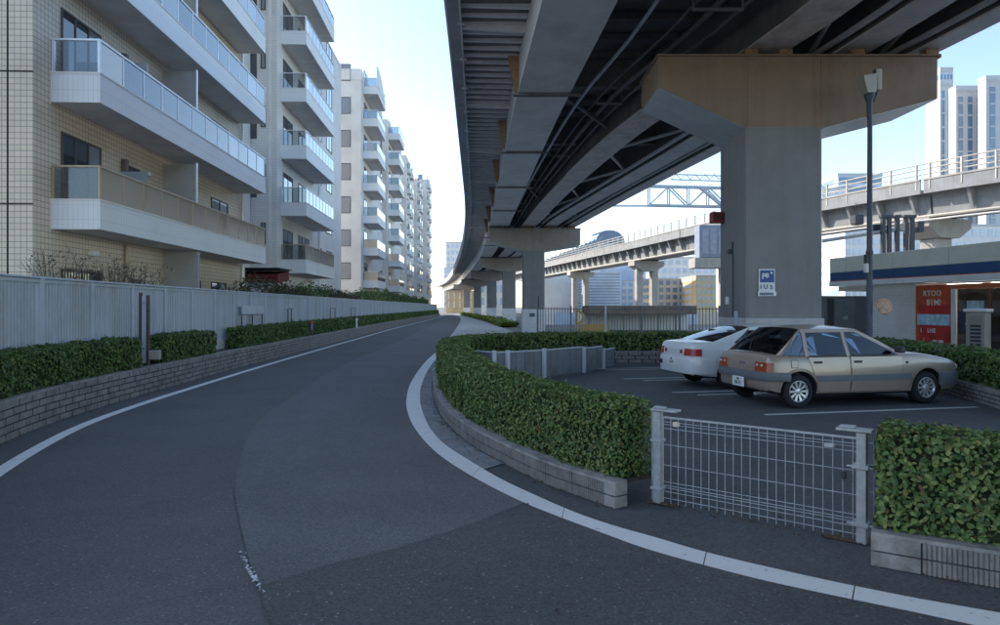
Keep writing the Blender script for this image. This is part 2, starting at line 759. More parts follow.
m_soil = mat('soil', (.07, .055, .04), .95, var=.3, vscale=9, bump=.8, bscale=40)
m_brick_grey = mat('block_grey', (.205, .19, .19), .85, var=.2, vscale=5, bump=.5, bscale=130, stain=.3, sscale=3)
m_mortar = mat('mortar_dark', (.03, .028, .028), .95, var=.1, bump=.3)
m_flute = mat('fluted_block', (.20, .185, .18), .85, var=.18, vscale=6, bump=.4, bscale=140, stain=.35, sscale=4)
m_cap = mat('block_cap', (.235, .22, .215), .85, var=.18, vscale=6, bump=.4, bscale=120, stain=.4, sscale=3)
m_fence = mat('fence_paint', (.36, .40, .47), .5, var=.05, vscale=1.5, stain=.12, streak=.22)
m_galv = mat('galvanised', (.34, .355, .375), .45, metal=.35, var=.12, vscale=14, stain=.2, sscale=6)
m_leaf = leaf_mat('leaf_box', [(.04, .075, .028), (.075, .135, .045), (.115, .18, .055), (.165, .225, .07), (.23, .25, .085)])
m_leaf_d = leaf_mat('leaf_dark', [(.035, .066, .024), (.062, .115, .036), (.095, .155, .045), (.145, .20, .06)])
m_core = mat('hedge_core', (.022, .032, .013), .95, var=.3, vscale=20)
m_ground = mat('ground_earth', (.18, .175, .165), .95, var=.15, vscale=.4, bump=.3)
m_rust = mat('rusty_iron', (.10, .062, .042), .85, var=.3, vscale=12, bump=.4)
m_dark = mat('dark_metal', (.035, .038, .045), .5, var=.15, vscale=8)

# ================================================================== SETTING: ground, road, lot
gb = MB()
gb.add([(-900, -300, -.02), (900, -300, -.02), (900, 2500, -.02), (-900, 2500, -.02)], [(0, 1, 2, 3)])
struct(gb.obj('ground', m_ground))

LW = Path([(-2.2, .9), (-3.3, 2.2), (-4.5, 4.2), (-5.38, 6.2), (-6.0, 8.0), (-6.35, 9.4), (-6.6, 11.3), (-6.75, 13.1), (-7.0, 16.7), (-7.2, 20),
           (-7.45, 25), (-7.9, 35), (-8.5, 48), (-9.4, 78), (-10.4, 110), (-12.5, 150)])

rin = [(1100, 652), (1000, 632), (915, 613.5), (840, 598), (768, 582.4), (709, 567.5), (644, 549), (599, 532.6), (556, 516.5), (520.8, 502), (470.4, 476), (440, 456), (424, 440.8), (412, 424),
       (406.6, 408), (406.4, 400), (409, 387.4), (415.4, 375.2), (425.6, 361.8), (435.9, 352.2)]
rout = [(1100, 632), (1000, 614), (917, 599.4), (840, 584), (781, 571), (704, 552.6), (656, 538.4), (617.6, 527.6), (580, 515), (540, 498), (500, 479), (464, 457.6), (445, 445), (430.4, 429),
        (421, 406.6), (420, 396), (421, 387), (427, 372), (436.5, 358), (441, 350)]
RIN = Path([G(*p) for p in rin])
ROUT = Path([G(*p) for p in rout])
road_right = [tuple(p) for p in ROUT.p] + [(-2.15, 28), (-2.6, 34), (-3.3, 50), (-4.4, 73), (-5.9, 100), (-9.4, 140)]
RR = Path([(9, -2.5), (5.5, 1.2)] + [tuple(ROUT.at(s)) for s in np.linspace(.6, ROUT.L, 16)] + road_right[-6:], 6)
n = 160
A = [LW.at(s, -.05) for s in np.linspace(0, LW.L, n)]
B = [RR.at(s) for s in np.linspace(0, RR.L, n)]
# match by arc fraction; the inner bend is shorter
rb = MB()
rb.add([(-6, -14, 0), (14, -14, 0), (9, -2.5, 0), (-2.2, .9, 0)], [(0, 1, 2, 3)])
rb.strip(A, B, 0.0)
road = struct(rb.obj('road', m_asph_old))

# parking lot: asphalt from the road edge out to the shop
lotp = [tuple(RR.at(s)) for s in np.linspace(0, RR.s_at_y(22), 40)]
lb = MB()
poly = lotp + [(-1.2, 23), (12, 23), (22, 23), (22, -2.5)]
lb.add([(p[0], p[1], -.006) for p in poly], [tuple(range(len(poly)))])
lot = struct(lb.obj('parking_lot', m_asph_lot))


def sheet(name, pts, z, m, parent=None):
    b = MB()
    b.add([(p[0], p[1], z) for p in pts], [tuple(range(len(pts)))])
    return b.obj(name, m, parent)


# lighter resurfaced half of the road and a darker patch at the bend
c1 = crs([G(452, 316.5), G(438, 322), G(400, 341), G(340, 367), G(290, 398), G(258, 422), G(240, 460), G(236, 500), G(245, 545), G(258, 588)], 6)
c2 = [RIN.at(s) for s in np.linspace(RIN.L, 0, 80)]
SB = RIN.s_at_y(5.6)
PB = [G(258, 588), G(330, 566), G(400, 548), G(470, 525), tuple(RIN.at(SB))]
lp = [tuple(p) for p in c1] + [tuple(p) for p in crs(PB, 4)[1:]] + \
     [tuple(RIN.at(s)) for s in np.linspace(SB + .05, RIN.L, 60)] + [(-2.25, 28), (-2.7, 34), (-3.4, 50), (-4.5, 73), (-6.0, 100), (-9.4, 140)]
sheet('asphalt_patch', lp, .004, m_asph_mid, road)
dp = PB
dp = [tuple(p) for p in crs(dp, 4)] + [tuple(RIN.at(s)) for s in np.linspace(SB - .05, 0, 30)] + [(6, .4), (3, -1), (0, 1.0), (-.3, 1.8), G(272, 640)]
sheet('asphalt_patch', dp, .005, m_asph_new, road)

# cracks: thin tar lines with flakes of old paint
def crack(pts, w, z):
    b = MB()
    P = crs(pts, 6)
    P = P + rng.normal(0, .006, P.shape)
    L_, R_ = [], []
    for i in range(len(P)):
        d = P[min(i + 1, len(P) - 1)] - P[max(0, i - 1)]
        d /= np.linalg.norm(d)
        k = w * random.uniform(.4, 1.2)
        L_.append(P[i] + np.array((-d[1], d[0])) * k)
        R_.append(P[i] - np.array((-d[1], d[0])) * k)
    b.strip(L_, R_, z)
    return b.obj('tar_crack', m_tar, road)


m_tar = mat('tar', (.028, .029, .032), .7, var=.2, vscale=20)
m_fleck = mat('old_paint', (.55, .56, .58), .8, var=.1, vscale=30)
crack([G(232, 488), G(238, 520), G(247, 555), G(258, 588), G(266, 612), G(276, 640)], .002, .0085)
crack(PB, .0022, .0085)
crack([G(0, 526), G(70, 515), G(150, 505), G(210, 496)], .002, .0085)
crack([G(110, 612), G(160, 602), G(215, 592), G(258, 586)], .002, .0085)
fb = MB()
for k in range(60):
    t = abs(random.gauss(.5, .28))
    px, py = 240 + 22 * t, 552 + 42 * t
    px += random.gauss(0, 1.5)
    x, y = G(px, py)
    r = random.uniform(.002, .009) * (1.6 - abs(t - .6))
    nn = random.randint(5, 7)
    fb.add([(x + r * random.uniform(.4, 1.2) * math.cos(2 * math.pi * q / nn), y + 1.5 * r * random.uniform(.4, 1.2) * math.sin(2 * math.pi * q / nn), .0095 + .0001 * k) for q in range(nn)],
           [tuple(range(nn))])
stuff(fb.obj('paint_flake', m_fleck, road))

# white edge lines, cut into lengths by dark joints
def line_segments(fin, fout, lengths, z, m, name, gap=.007):
    s = 0.0
    for Ls in lengths:
        a = [fin(s + gap / 2 + (Ls - gap) * k / 12) for k in range(13)]
        b = [fout(s + gap / 2 + (Ls - gap) * k / 12) for k in range(13)]
        q = MB()
        q.strip(a, b, z)
        q.obj(name, m, road)
        s += Ls


KR = RIN.L
ko = lambda s: ROUT.at(min(1, s / KR) * ROUT.L)
ki = lambda s: RIN.at(min(KR, s))
line_segments(ki, ko, [1.05, .85, 1.25, 1.5, 2.1, 1.9, 2.3, 2.9, KR - 13.86], .0075, m_line, 'edge_line')
line_segments(lambda s: LW.at(s, .44), lambda s: LW.at(s, .60), [4.5, 2.6, 2.15, 3.4] + [6.0] * 20, .0075, m_line, 'edge_line')

# ------------------------------------------------------------------ island wall path, gutter, pavement
IW = Path([(.94, 5.45), (.51, 6.08), (.24, 6.59), (0, 7.14), (-.33, 7.95), (-.63, 8.94), (-.89, 10.1), (-1.09, 11.3), (-1.32, 13.1), (-1.52, 15.3),
           (-1.52, 17.2), (-1.1, 19.0), (.1, 20.4), (2.5, 21.3), (5, 21.6), (9.5, 21.6)])
gs = IW.s_at_y(7.0)
ge = IW.s_at_y(18.9)
ga = [IW.at(s, -.02) for s in np.linspace(gs, ge, 40)]
y0, y1 = ga[0][1], ga[-1][1]
gbx = [ROUT.at(s, .0) for s in np.linspace(ROUT.s_at_y(6.75), ROUT.L, 40)]
q = MB()
q.strip(ga, gbx, .004)
struct(q.obj('gutter', m_gutter))

pv_l = Path([(-1.75, 21.0), (-1.95, 24.5), (-2.15, 28), (-2.6, 34), (-3.3, 50), (-4.4, 73), (-5.9, 100), (-9.4, 140)])
pv_r = Path([(6, 22.2), (5, 25), (3.6, 31), (1.25, 42), (.2, 52), (-1.6, 75), (-4.2, 100), (-8.3, 140)])
q = MB()
a = [pv_l.at(s) for s in np.linspace(0, pv_l.L, 50)]
b = [pv_r.at(s) for s in np.linspace(0, pv_r.L, 50)]
q.add([(-1.75, 17.0, .03), (0, 20.2, .03), (6, 22.0, .03), (-1.75, 21.0, .03)], [(0, 1, 2, 3)])
q.strip(a, b, .03)
# kerb face to the road
q.add([(p[0], p[1], .03) for p in a] + [(p[0] - .02, p[1], -.01) for p in a], [(i, i + 1, 51 + i, 50 + i) for i in range(49)])
struct(q.obj('pavement', m_conc_lt))

# ------------------------------------------------------------------ parking bay lines
for (sx, sy, dbl, ln) in ((4.05, 10.2, 0, 3.9), (3.7, 12.5, 1, 4.4), (3.22, 14.95, 1, 4.4), (2.75, 17.4, 1, 4.6)):
    d = np.array((.979, .204))
    nrm = np.array((-.204, .979))
    for k in range(1 + dbl):
        p = np.array((sx, sy)) + nrm * (k * .42) - d * (.3 * k)
        w = .045 if dbl else .05
        sheet('bay_line', [p - nrm * w, p + d * ln - nrm * w, p + d * ln + nrm * w, p + nrm * w], .002, m_lot_line, lot)


# ================================================================== block walls
def brick_wall(name, label, path, s0, s1, rows, rh, bl, thick, m, top_m, limit=300, side=1, z0=0.0, joint=.015):
    """courses of single blocks on a recessed core; side = +1: face towards the left of travel"""
    base = path.at(s0)
    t = wthing(name, label, 'wall', (base[0], base[1], 0))
    pts = path.sample(s0, s1, .5)
    core = MB()
    fr, bk = .012, thick
    prof = [(fr * side, z0 - .05), (fr * side, z0 + rows * rh - joint), (bk * side, z0 + rows * rh - joint), (bk * side, z0 - .05)]
    core.loft(sweep([(p[0], p[1], 0) for p in pts], prof))
    core.obj('wall_core', m_mortar, t)
    bm = MB().bbox(-bl / 2 + joint, bl / 2 - joint, 0, .07, 0, rh - joint, .005)
    me = bm.mesh('brick')
    me.materials.append(m)
    nb = int((s1 - s0) / bl)
    items = []
    for i in range(nb):
        for r in range(rows):
            s = s0 + (i + .5 + (.5 if r % 2 else 0)) * bl
            if s > s1 - bl * .4:
                continue
            items.append((s, r))
    rest = MB()
    for k, (s, r) in enumerate(items):
        p = path.at(s)
        d = path.dir(s)
        if side > 0:
            rx, nx = (d[0], d[1], 0), (d[1], -d[0], 0)
        else:
            rx, nx = (-d[0], -d[1], 0), (-d[1], d[0], 0)
        j = random.uniform(-.002, .004)
        M4 = Matrix(((rx[0], nx[0], 0, p[0] + nx[0] * j), (rx[1], nx[1], 0, p[1] + nx[1] * j), (0, 0, 1, z0 + r * rh), (0, 0, 0, 1)))
        if k < limit:
            link('brick', me, None, t, M4)
        else:
            rest.box(-bl / 2 + joint / 2, bl / 2 - joint / 2, 0, .07, 0, rh - joint, M4)
    if rest.v:
        stuff(rest.obj('brick_course', m, t))
    cp = MB()
    zt = z0 + rows * rh - joint + .001
    prof = [(-.004 * side, zt), (-.004 * side, zt + .028), (thick * side, zt + .028), (thick * side, zt)]
    cp.loft(sweep([(p[0], p[1], 0) for p in pts], prof))
    cp.obj('coping', top_m, t)
    return t


sL0 = LW.s_at_y(3.2)
brick_wall('planter_wall', 'long low grey block wall along the left edge of the road', LW, sL0, LW.s_at_y(120), 5, .098, .39, .16, m_brick_grey, m_cap, side=-1)


def fluted_wall(name, label, path, s0, s1, rows, rh, bl, endlen, side, capdepth=.14, end2=0.0):
    base = path.at(s0)
    t = wthing(name, label, 'wall', (base[0], base[1], 0))
    sgn = side          # +1: the wall's body lies to the right of travel

    def P(s, o):
        return path.at(s, o * sgn)
    pts = path.sample(s0 + .03, s1, .25)
    c = MB()
    c.loft(sweep([(p[0], p[1], 0) for p in pts], [(.02 * sgn, -.05), (.02 * sgn, rows * rh - .008), (.13 * sgn, rows * rh - .008), (.13 * sgn, -.05)]))
    c.obj('wall_core', m_mortar, t)
    for r in range(rows):
        z0, z1 = r * rh, (r + 1) * rh - .010
        # plain end block
        for (e0, e1) in ([(s0, s0 + endlen)] + ([(s1 - end2, s1)] if end2 else [])):
            q = MB()
            ring = [P(e0, 0), P((e0 + e1) / 2, 0), P(e1, 0), P(e1, capdepth), P(e0, capdepth)]
            q.prism(ring, z0, z1)
            q.obj('block', m_cap, t)
        s = s0 + endlen + .008
        while s < s1 - end2 - .1:
            e = min(s + bl, s1 - end2)
            far = path.at(s)[1] > 14
            nfl = max(4, int((e - s) / (.026 if not far else .052)))
            front = []
            w = (e - s - .006) / nfl
            for k in range(nfl):
                a = s + k * w
                front += [P(a, .009), P(a + .18 * w, 0.0), P(a + .72 * w, 0.0), P(a + .9 * w, .009)]
            ring = front + [P(e - .006, .1), P(s, .1)]
            q = MB()
            nn = len(ring)
            vs = [(p[0], p[1], z0) for p in ring] + [(p[0], p[1], z1) for p in ring]
            q.add(vs, [(i, i + 1, nn + i + 1, nn + i) for i in range(len(front) - 1)] + [tuple(range(nn, 2 * nn))])
            q.obj('block', m_flute, t)
            s = e + .004
    cp = MB()
    zt = rows * rh - .009
    pts = path.sample(s0, s1, .2)
    cp.loft(sweep([(p[0], p[1], 0) for p in pts], [(.002 * sgn, zt), (.006 * sgn, zt + .022), (capdepth * sgn, zt + .026), (capdepth * sgn, zt)]))
    cp.obj('coping', m_cap, t)
    return t


fluted_wall('planter_wall', 'curved fluted block wall under the hedge in the middle of the bend', IW, 0, IW.s_at_y(20.3), 2, .1, .4, .13, 1)
FW = Path([(2.37, 4.26), (2.93, 3.91), (3.9, 3.36), (5.2, 2.75), (7, 2.1)])
fluted_wall('planter_wall', 'short fluted block wall under the hedge right of the gate', FW, 0, FW.L, 2, .1, .6, .27, -1)
IW2 = Path([(2.6, 19.72), (5, 19.66), (9.3, 19.6)])
brick_wall('planter_wall', 'low brick wall under the hedge behind the white car', IW2, 0, IW2.L, 3, .11, .4, .14, m_brick_grey, m_cap, side=-1)
SW = Path([(7.95, 9.2), (8.05, 10.7), (8.25, 11.5), (8.55, 12.9), (9.0, 15.5), (9.3, 18.2)])
brick_wall('planter_wall', 'low brick wall under the hedge in front of the shop', SW, 0, SW.L, 4, .07, .23, .14, m_brick_grey, m_cap, side=1)


# ================================================================== hedges
def hedge(name, label, path, s0, s1, o0, o1, z0, z1, leaf=.045, dens=1.0, m=None, group=None, ends=True, far_ref=7.0, wavy=.025):
    """o0, o1: offsets (right of travel) of the two faces (numbers or functions of s)"""
    m = m or m_leaf
    base = path.at(s0)
    t = wthing(name, label, 'hedge', (base[0], base[1], z0), group)
    f0 = o0 if callable(o0) else (lambda s: o0)
    f1 = o1 if callable(o1) else (lambda s: o1)
    ss = np.linspace(s0, s1, max(3, int((s1 - s0) / .3)))
    rings = []
    ins = .045
    for s in ss:
        e = ins if s in (ss[0], ss[-1]) else 0
        sc = s + (ins if s == ss[0] else (-ins if s == ss[-1] else 0))
        a, b = path.at(sc, f0(s) + ins), path.at(sc, f1(s) - ins)
        rings.append([(a[0], a[1], z0), (a[0], a[1], z1 - ins - .03), (a[0] * .8 + b[0] * .2, a[1] * .8 + b[1] * .2, z1 - ins),
                      (b[0] * .8 + a[0] * .2, b[1] * .8 + a[1] * .2, z1 - ins), (b[0], b[1], z1 - ins - .03), (b[0], b[1], z0)])
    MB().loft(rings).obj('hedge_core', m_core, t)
    P, Nn, SZ = [], [], []
    step = .5
    s = s0
    while s < s1 - 1e-6:
        e = min(s1, s + step)
        mid = path.at((s + e) / 2)
        dist = max(1.0, math.hypot(mid[0], mid[1]))
        sz = leaf * max(1.0, (dist / far_ref)) ** .75
        den = dens * 2.9 / (sz * sz)          # leaves per square metre
        w = f1((s + e) / 2) - f0((s + e) / 2)
        h = z1 - z0
        d = path.dir((s + e) / 2)
        rt = np.array((d[1], -d[0]))
        for kind, area in (('a', (e - s) * h), ('b', (e - s) * h), ('t', (e - s) * w)):
            nn = int(den * area)
            if nn < 1:
                continue
            sv_ = rng.uniform(s, e, nn)
            pa = np.array([path.at(x) for x in np.linspace(s, e, 5)])
            bx = np.interp(sv_, np.linspace(s, e, 5), pa[:, 0])
            by = np.interp(sv_, np.linspace(s, e, 5), pa[:, 1])
            lump = wavy * (np.sin(sv_ * 5.1 + 1) + np.sin(sv_ * 11.7 + 2) * .6)
            dep = np.abs(rng.normal(0, .03, nn)) - .015 - (rng.random(nn) < .03) * rng.uniform(.01, .06, nn)
            if kind in 'ab':
                zz = rng.uniform(z0 - .01, z1, nn)
                lump2 = lump * .5 + wavy * .6 * np.sin(zz * 13 + sv_ * 4)
                rnd = np.clip((zz - (z1 - .07)) / .07, 0, 1) ** 2 * .04
                if kind == 'a':
                    o = np.array([f0(x) for x in (s, e)]).mean() + dep + lump2 + rnd
                    nv = np.array((-rt[0], -rt[1], .25))
                else:
                    o = np.array([f1(x) for x in (s, e)]).mean() - dep + lump2 - rnd
                    nv = np.array((rt[0], rt[1], .25))
                P.append(np.stack([bx + rt[0] * o, by + rt[1] * o, zz], 1))
            else:
                u = rng.uniform(0, 1, nn)
                o = f0(s) + u * w
                edge = np.minimum(u, 1 - u) * w
                zz = z1 - dep + lump * .8 + .015 * np.sin(o * 21 + sv_ * 6) - np.clip((.06 - edge) / .06, 0, 1) ** 2 * .035
                nv = np.array((0, 0, 1.0))
                P.append(np.stack([bx + rt[0] * o, by + rt[1] * o, zz], 1))
            Nn.append(np.tile(nv, (nn, 1)))
            SZ.append(np.full(nn, sz))
        s = e
    if ends:
        for se, sg in ((s0, -1), (s1, 1)):
            mid = path.at(se)
            dist = max(1.0, math.hypot(mid[0], mid[1]))
            sz = leaf * max(1.0, (dist / far_ref)) ** .75
            w = f1(se) - f0(se)
            nn = int(dens * 2.9 / (sz * sz) * w * (z1 - z0))
            d = path.dir(se) * sg
            rt = np.array((path.dir(se)[1], -path.dir(se)[0]))
            u = rng.uniform(f0(se), f1(se), nn)
            dep = np.abs(rng.normal(0, .03, nn)) - .015
            zz = rng.uniform(z0, z1, nn)
            lump = wavy * np.sin(zz * 14 + u * 9)
            q = mid[None, :] + rt[None, :] * u[:, None] + d[None, :] * (-dep + lump)[:, None]
            P.append(np.stack([q[:, 0], q[:, 1], zz], 1))
            Nn.append(np.tile(np.array((d[0], d[1], .25)), (nn, 1)))
            SZ.append(np.full(nn, sz))
    P = np.concatenate(P)
    Nn = np.concatenate(Nn)
    SZ = np.concatenate(SZ)
    leaves('foliage', P, Nn, SZ[:, None][:, 0], m, t)
    return t


H_IN = lambda s: .52 + .25 * min(1, s / 5.5) + (.0 if s < 12 else min(.55, (s - 12) * .12))
hedge('hedge', 'long curved clipped hedge bending round the car park beside the road', IW, .10, IW.L, .115, H_IN, .2, .84, leaf=.034, far_ref=6.2, dens=1.25, wavy=.016)
hedge('hedge', 'glossy clipped hedge right of the wire gate, nearest to the camera', FW, .04, FW.L, lambda s: -.62, lambda s: -.085, .2, .83, leaf=.042, far_ref=6, dens=1.5, wavy=.016)
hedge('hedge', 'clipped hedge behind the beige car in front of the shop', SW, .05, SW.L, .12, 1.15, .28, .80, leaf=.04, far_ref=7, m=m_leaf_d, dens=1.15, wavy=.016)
HL = ((sL0, LW.s_at_y(12.75), 'first clipped hedge on the left, up to the grey posts by the white fence'),
      (LW.s_at_y(13.6), LW.s_at_y(16.75), 'short clipped hedge between two gaps before the white fence'),
      (LW.s_at_y(18.9), LW.s_at_y(118), 'long clipped hedge receding along the white fence into the distance'))
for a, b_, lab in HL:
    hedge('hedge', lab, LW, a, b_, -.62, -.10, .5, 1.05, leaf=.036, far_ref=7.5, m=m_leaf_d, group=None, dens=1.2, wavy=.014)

# planter soil behind the left wall
q = MB()
q.loft(sweep([(p[0], p[1], 0) for p in LW.sample(sL0, LW.s_at_y(120), 1.0)], [(-.14, 0), (-.14, .47), (-1.6, .47), (-1.6, 0)]))
struct(q.obj('planter_soil', m_soil))
struct(sheet('planter_soil', [tuple(IW.at(s, .1)) for s in np.linspace(0, IW.L, 40)] + [tuple(IW.at(s, .6)) for s in np.linspace(IW.L, 0, 40)], .19, m_soil))
struct(sheet('planter_soil', [tuple(FW.at(s, -.08)) for s in np.linspace(0, FW.L, 10)] + [tuple(FW.at(s, -.7)) for s in np.linspace(FW.L, 0, 10)], .185, m_soil))

# ================================================================== white corrugated fence
sF0, sF1 = LW.s_at_y(3.4), LW.s_at_y(125)
fo = -.80
b0 = LW.at(sF0, fo)
fence = wthing('boundary_fence', 'long white corrugated metal fence behind the left hedges', 'fence', (b0[0], b0[1], .47))
PW = 1.55
ZF0, ZF1 = .48, 2.13
cb = MB()
nr = 16
pl = []
for k in range(nr):
    x = -PW / 2 + .05 + (PW - .10) * k / nr
    w = (PW - .10) / nr
    pl += [(x, .0), (x + .14 * w, -.04), (x + .55 * w, -.04), (x + .69 * w, 0.0)]
pl.append((PW / 2 - .05, 0))
k = len(pl)
cb.add([(x, y, ZF0) for x, y in pl] + [(x, y, ZF1 - .10) for x, y in pl], [(i, i + 1, k + i + 1, k + i) for i in range(k - 1)])
me_pan = cb.mesh('panel', fix=False)
me_pan.materials.append(m_fence)
me_post = MB().bbox(-.055, .055, -.075, .06, ZF0 - .02, ZF1 - .03, .006).mesh('post')
me_post.materials.append(m_fence)
me_rail = MB().bbox(-PW / 2, PW / 2, -.055, .05, ZF1 - .10, ZF1 - .04, .006).mesh('rail')
me_rail.materials.append(m_fence)
me_cap = MB().bbox(-PW / 2, PW / 2, -.085, .065, ZF1 - .035, ZF1, .008).mesh('top_rail')
me_cap.materials.append(m_fence)
me_base = MB().bbox(-PW / 2, PW / 2, -.095, .09, .40, .70, .006).mesh('base_wall')
me_base.materials.append(m_conc)
s = sF0
while s < sF1:
    a, c = LW.at(s, fo), LW.at(s + PW, fo)
    d = (c - a) / np.linalg.norm(c - a)
    mid = (a + c) / 2
    Mx = Matrix(((-d[0], -d[1] * -1 * -1, 0, mid[0]), (-d[1], d[0], 0, mid[1]), (0, 0, 1, 0), (0, 0, 0, 1)))
    # local +y points away from the road
    Mx = Matrix(((d[0], -d[1], 0, mid[0]), (d[1], d[0], 0, mid[1]), (0, 0, 1, 0), (0, 0, 0, 1)))
    link('panel', me_pan, None, fence, Mx)
    link('rail', me_rail, None, fence, Mx)
    link('top_rail', me_cap, None, fence, Mx)
    link('base_wall', me_base, None, fence, Mx)
    Mp = Mx.copy()
    Mp[0][3], Mp[1][3] = a[0], a[1]
    link('post', me_post, None, fence, Mp)
    s += PW

# ------------------------------------------------------------------ wire gate of the car park
gl, gr_ = np.array(G(658, 503)), np.array(G(862, 543))
gd = (gr_ - gl) / np.linalg.norm(gr_ - gl)
gang = math.atan2(gd[1], gd[0])
GL = float(np.linalg.norm(gr_ - gl))
gate = thing('wire_gate', 'low galvanised wire mesh gate across the car park entrance', 'gate', (gl[0], gl[1], 0), gang)
for x, lab in ((0, None), (GL, None)):
    MB().bbox(x - .032, x + .032, -.035, .035, 0, .775, .004).obj('post', m_galv, gate)
MB().bbox(-.085, -.035, .045, .085, 0, .76, .004).obj('side_post', m_galv, gate)
for x0 in (-.05, GL - .16):
    q = MB().bbox(x0, x0 + .23, -.05, .06, .778, .798, .005)
    q.bbox(x0 + .02, x0 + .12, -.03, .03, .798, .815, .005)
    q.obj('top_bracket', m_galv, gate)
nv = 23
vw = MB().tube([(0, 0, .02), (0, 0, .735)], .0033, 6).mesh('wire')
vw.materials.append(m_galv)
for i in range(nv):
    x = .055 + (GL - .11) * i / (nv - 1)
    link('wire', vw, None, gate, Matrix.Translation((x, -.012, random.uniform(-.004, .004))))
hw = MB().tube([(.03, 0, 0), (GL - .03, 0, 0)], .0033, 6).mesh('cross_wire')
hw.materials.append(m_galv)
for z in (.055, .11, .135, .16, .185, .33, .50, .635, .665, .69, .733):
    link('cross_wire', hw, None, gate, Matrix.Translation((0, .0 if z not in (.135, .185, .665) else .02, z)))
MB().bbox(.03, GL - .03, -.02, .0, .722, .738, .003).obj('top_rail', m_galv, gate)
for z in (.12, .52):
    q = MB().bbox(GL - .06, GL + .05, -.05, .045, z, z + .03, .004)
    q.tube([(GL - .09, -.03, z + .015), (GL + .08, -.03, z + .015)], .008, 8)
    q.obj('hinge', m_galv, gate)
    MB().bbox(-.05, .05, -.05, .045, z, z + .025, .004).obj('hinge', m_galv, gate)
q = MB().bbox(.14, .19, -.03, .015, .66, .70, .008)
q.obj('latch', mat('latch_pale', (.6, .52, .42), .6), gate)
MB().bbox(GL - .24, GL - .17, -.03, .015, .64, .675, .008).obj('latch', m_galv, gate)
MB().bbox(GL - .13, GL - .10, -.02, .02, .43, .49, .006).obj('lock', m_dark, gate)
for x0 in (-.08, GL - .25):
    MB().bbox(x0, x0 + .26, -.035, .015, 0.0, .012, .003).obj('ground_plate', m_rust, gate)
# short fixed mesh between the right gate post and the planter
for i in range(3):
    link('wire', vw, None, gate, Matrix.Translation((GL + .07 + .045 * i, .02, .02)))
for z in (.12, .36, .55, .70):
    MB().tube([(GL + .02, .02, z), (GL + .17, .02, z)], .0042, 6).obj('cross_wire', m_galv, gate)

# ================================================================== ELEVATED ROAD (curving viaduct overhead)
m_steel = mat('girder_paint', (.52, .50, .485), .62, var=.08, vscale=1.2, stain=.22, sscale=.9, bump=.12, bscale=25)
m_steel_lt = mat('girder_paint_pale', (.50, .51, .53), .5, var=.06, vscale=1.0, stain=.15)
m_steel_tan = mat('girder_tan', (.52, .46, .42), .68, var=.1, vscale=3, stain=.2, sscale=1.5, bump=.25, bscale=40)
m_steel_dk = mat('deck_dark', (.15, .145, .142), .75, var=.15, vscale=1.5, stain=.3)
m_rib = mat('deck_rib', (.52, .52, .53), .7, var=.1, vscale=2)
m_pier = mat('pier_paint', (.165, .168, .178), .6, var=.06, vscale=.8, stain=.14, sscale=.7, streak=.14)
m_cap_tan = mat('cap_tan', (.20, .148, .114), .65, var=.07, vscale=.9, stain=.22, sscale=.8, streak=.22)
m_plinth = mat('plinth_paint', (.36, .36, .385), .7, var=.08, vscale=2, stain=.2)
m_soff_sheen = mat('cap_soffit_sheen', (.40, .41, .43), .32, metal=.25, var=.08, vscale=2, stain=.2)  # bluish reflected light on the cap underside, put into a pale colour
m_bearing = mat('bearing_rust', (.27, .17, .10), .8, var=.25, vscale=10)
m_pipe = mat('pipe_grey', (.40, .41, .44), .45, metal=.3, var=.12, vscale=5)
m_facia = mat('edge_beam', (.30, .31, .335), .7, var=.08, vscale=2, stain=.25, streak=.15)


def knots(pts):
    P = crs(pts, 12)
    return lambda y: float(np.interp(y, P[:, 0], P[:, 1]))


fE = knots([(-24, -.5), (0, -1.0), (16.8, -1.42), (26.4, -1.72), (35, -2.0), (43.8, -2.32), (65, -3.5), (98, -6.1), (174, -13.8), (230, -22)])
g1 = knots([(-24, 3.0), (0, 2.35), (13.7, 1.66), (22, 1.1), (42, .05), (65, -1.15), (98, -3.75), (174, -11.45), (230, -19.6)])
g2 = knots([(-24, 9.6), (0, 7.9), (13.7, 7.0), (16.5, 6.5), (20.7, 4.95), (32.8, 2.95), (44, 1.9), (65, .6), (98, -2), (174, -9.7), (230, -18)])
g3 = knots([(-24, 12.8), (0, 10.3), (13.7, 9.05), (16.5, 8.7), (24, 7.2), (41, 3.75), (44, 3.4), (65, 1.9), (98, -.7), (174, -8.4), (230, -16.7)])
g4 = knots([(-24, 17), (0, 13), (14, 10.9), (16.5, 10.5), (25, 8.3), (44, 4.85), (65, 3.2), (98, .6), (174, -7.1), (230, -15.4)])
w1 = knots([(-24, 1.7), (0, 1.65), (16, 1.55), (42, 1.3), (230, 1.3)])
fZ = knots([(-24, 8.5), (0, 8.15), (16, 7.95), (30, 7.45), (44, 7.02), (75, 6.9), (230, 6.9)])
DEPTH = 1.5

via = wthing('elevated_road', 'grey steel elevated road curving overhead above the car park', 'viaduct', (3, 16, 0))
YS = np.concatenate([np.arange(-24, 12, 3.0), np.arange(12, 60, 1.0), np.arange(60, 231, 3.0)])


def fpt(fx, off, y, dz):
    return (fx(y) + off, y, fZ(y) + dz)


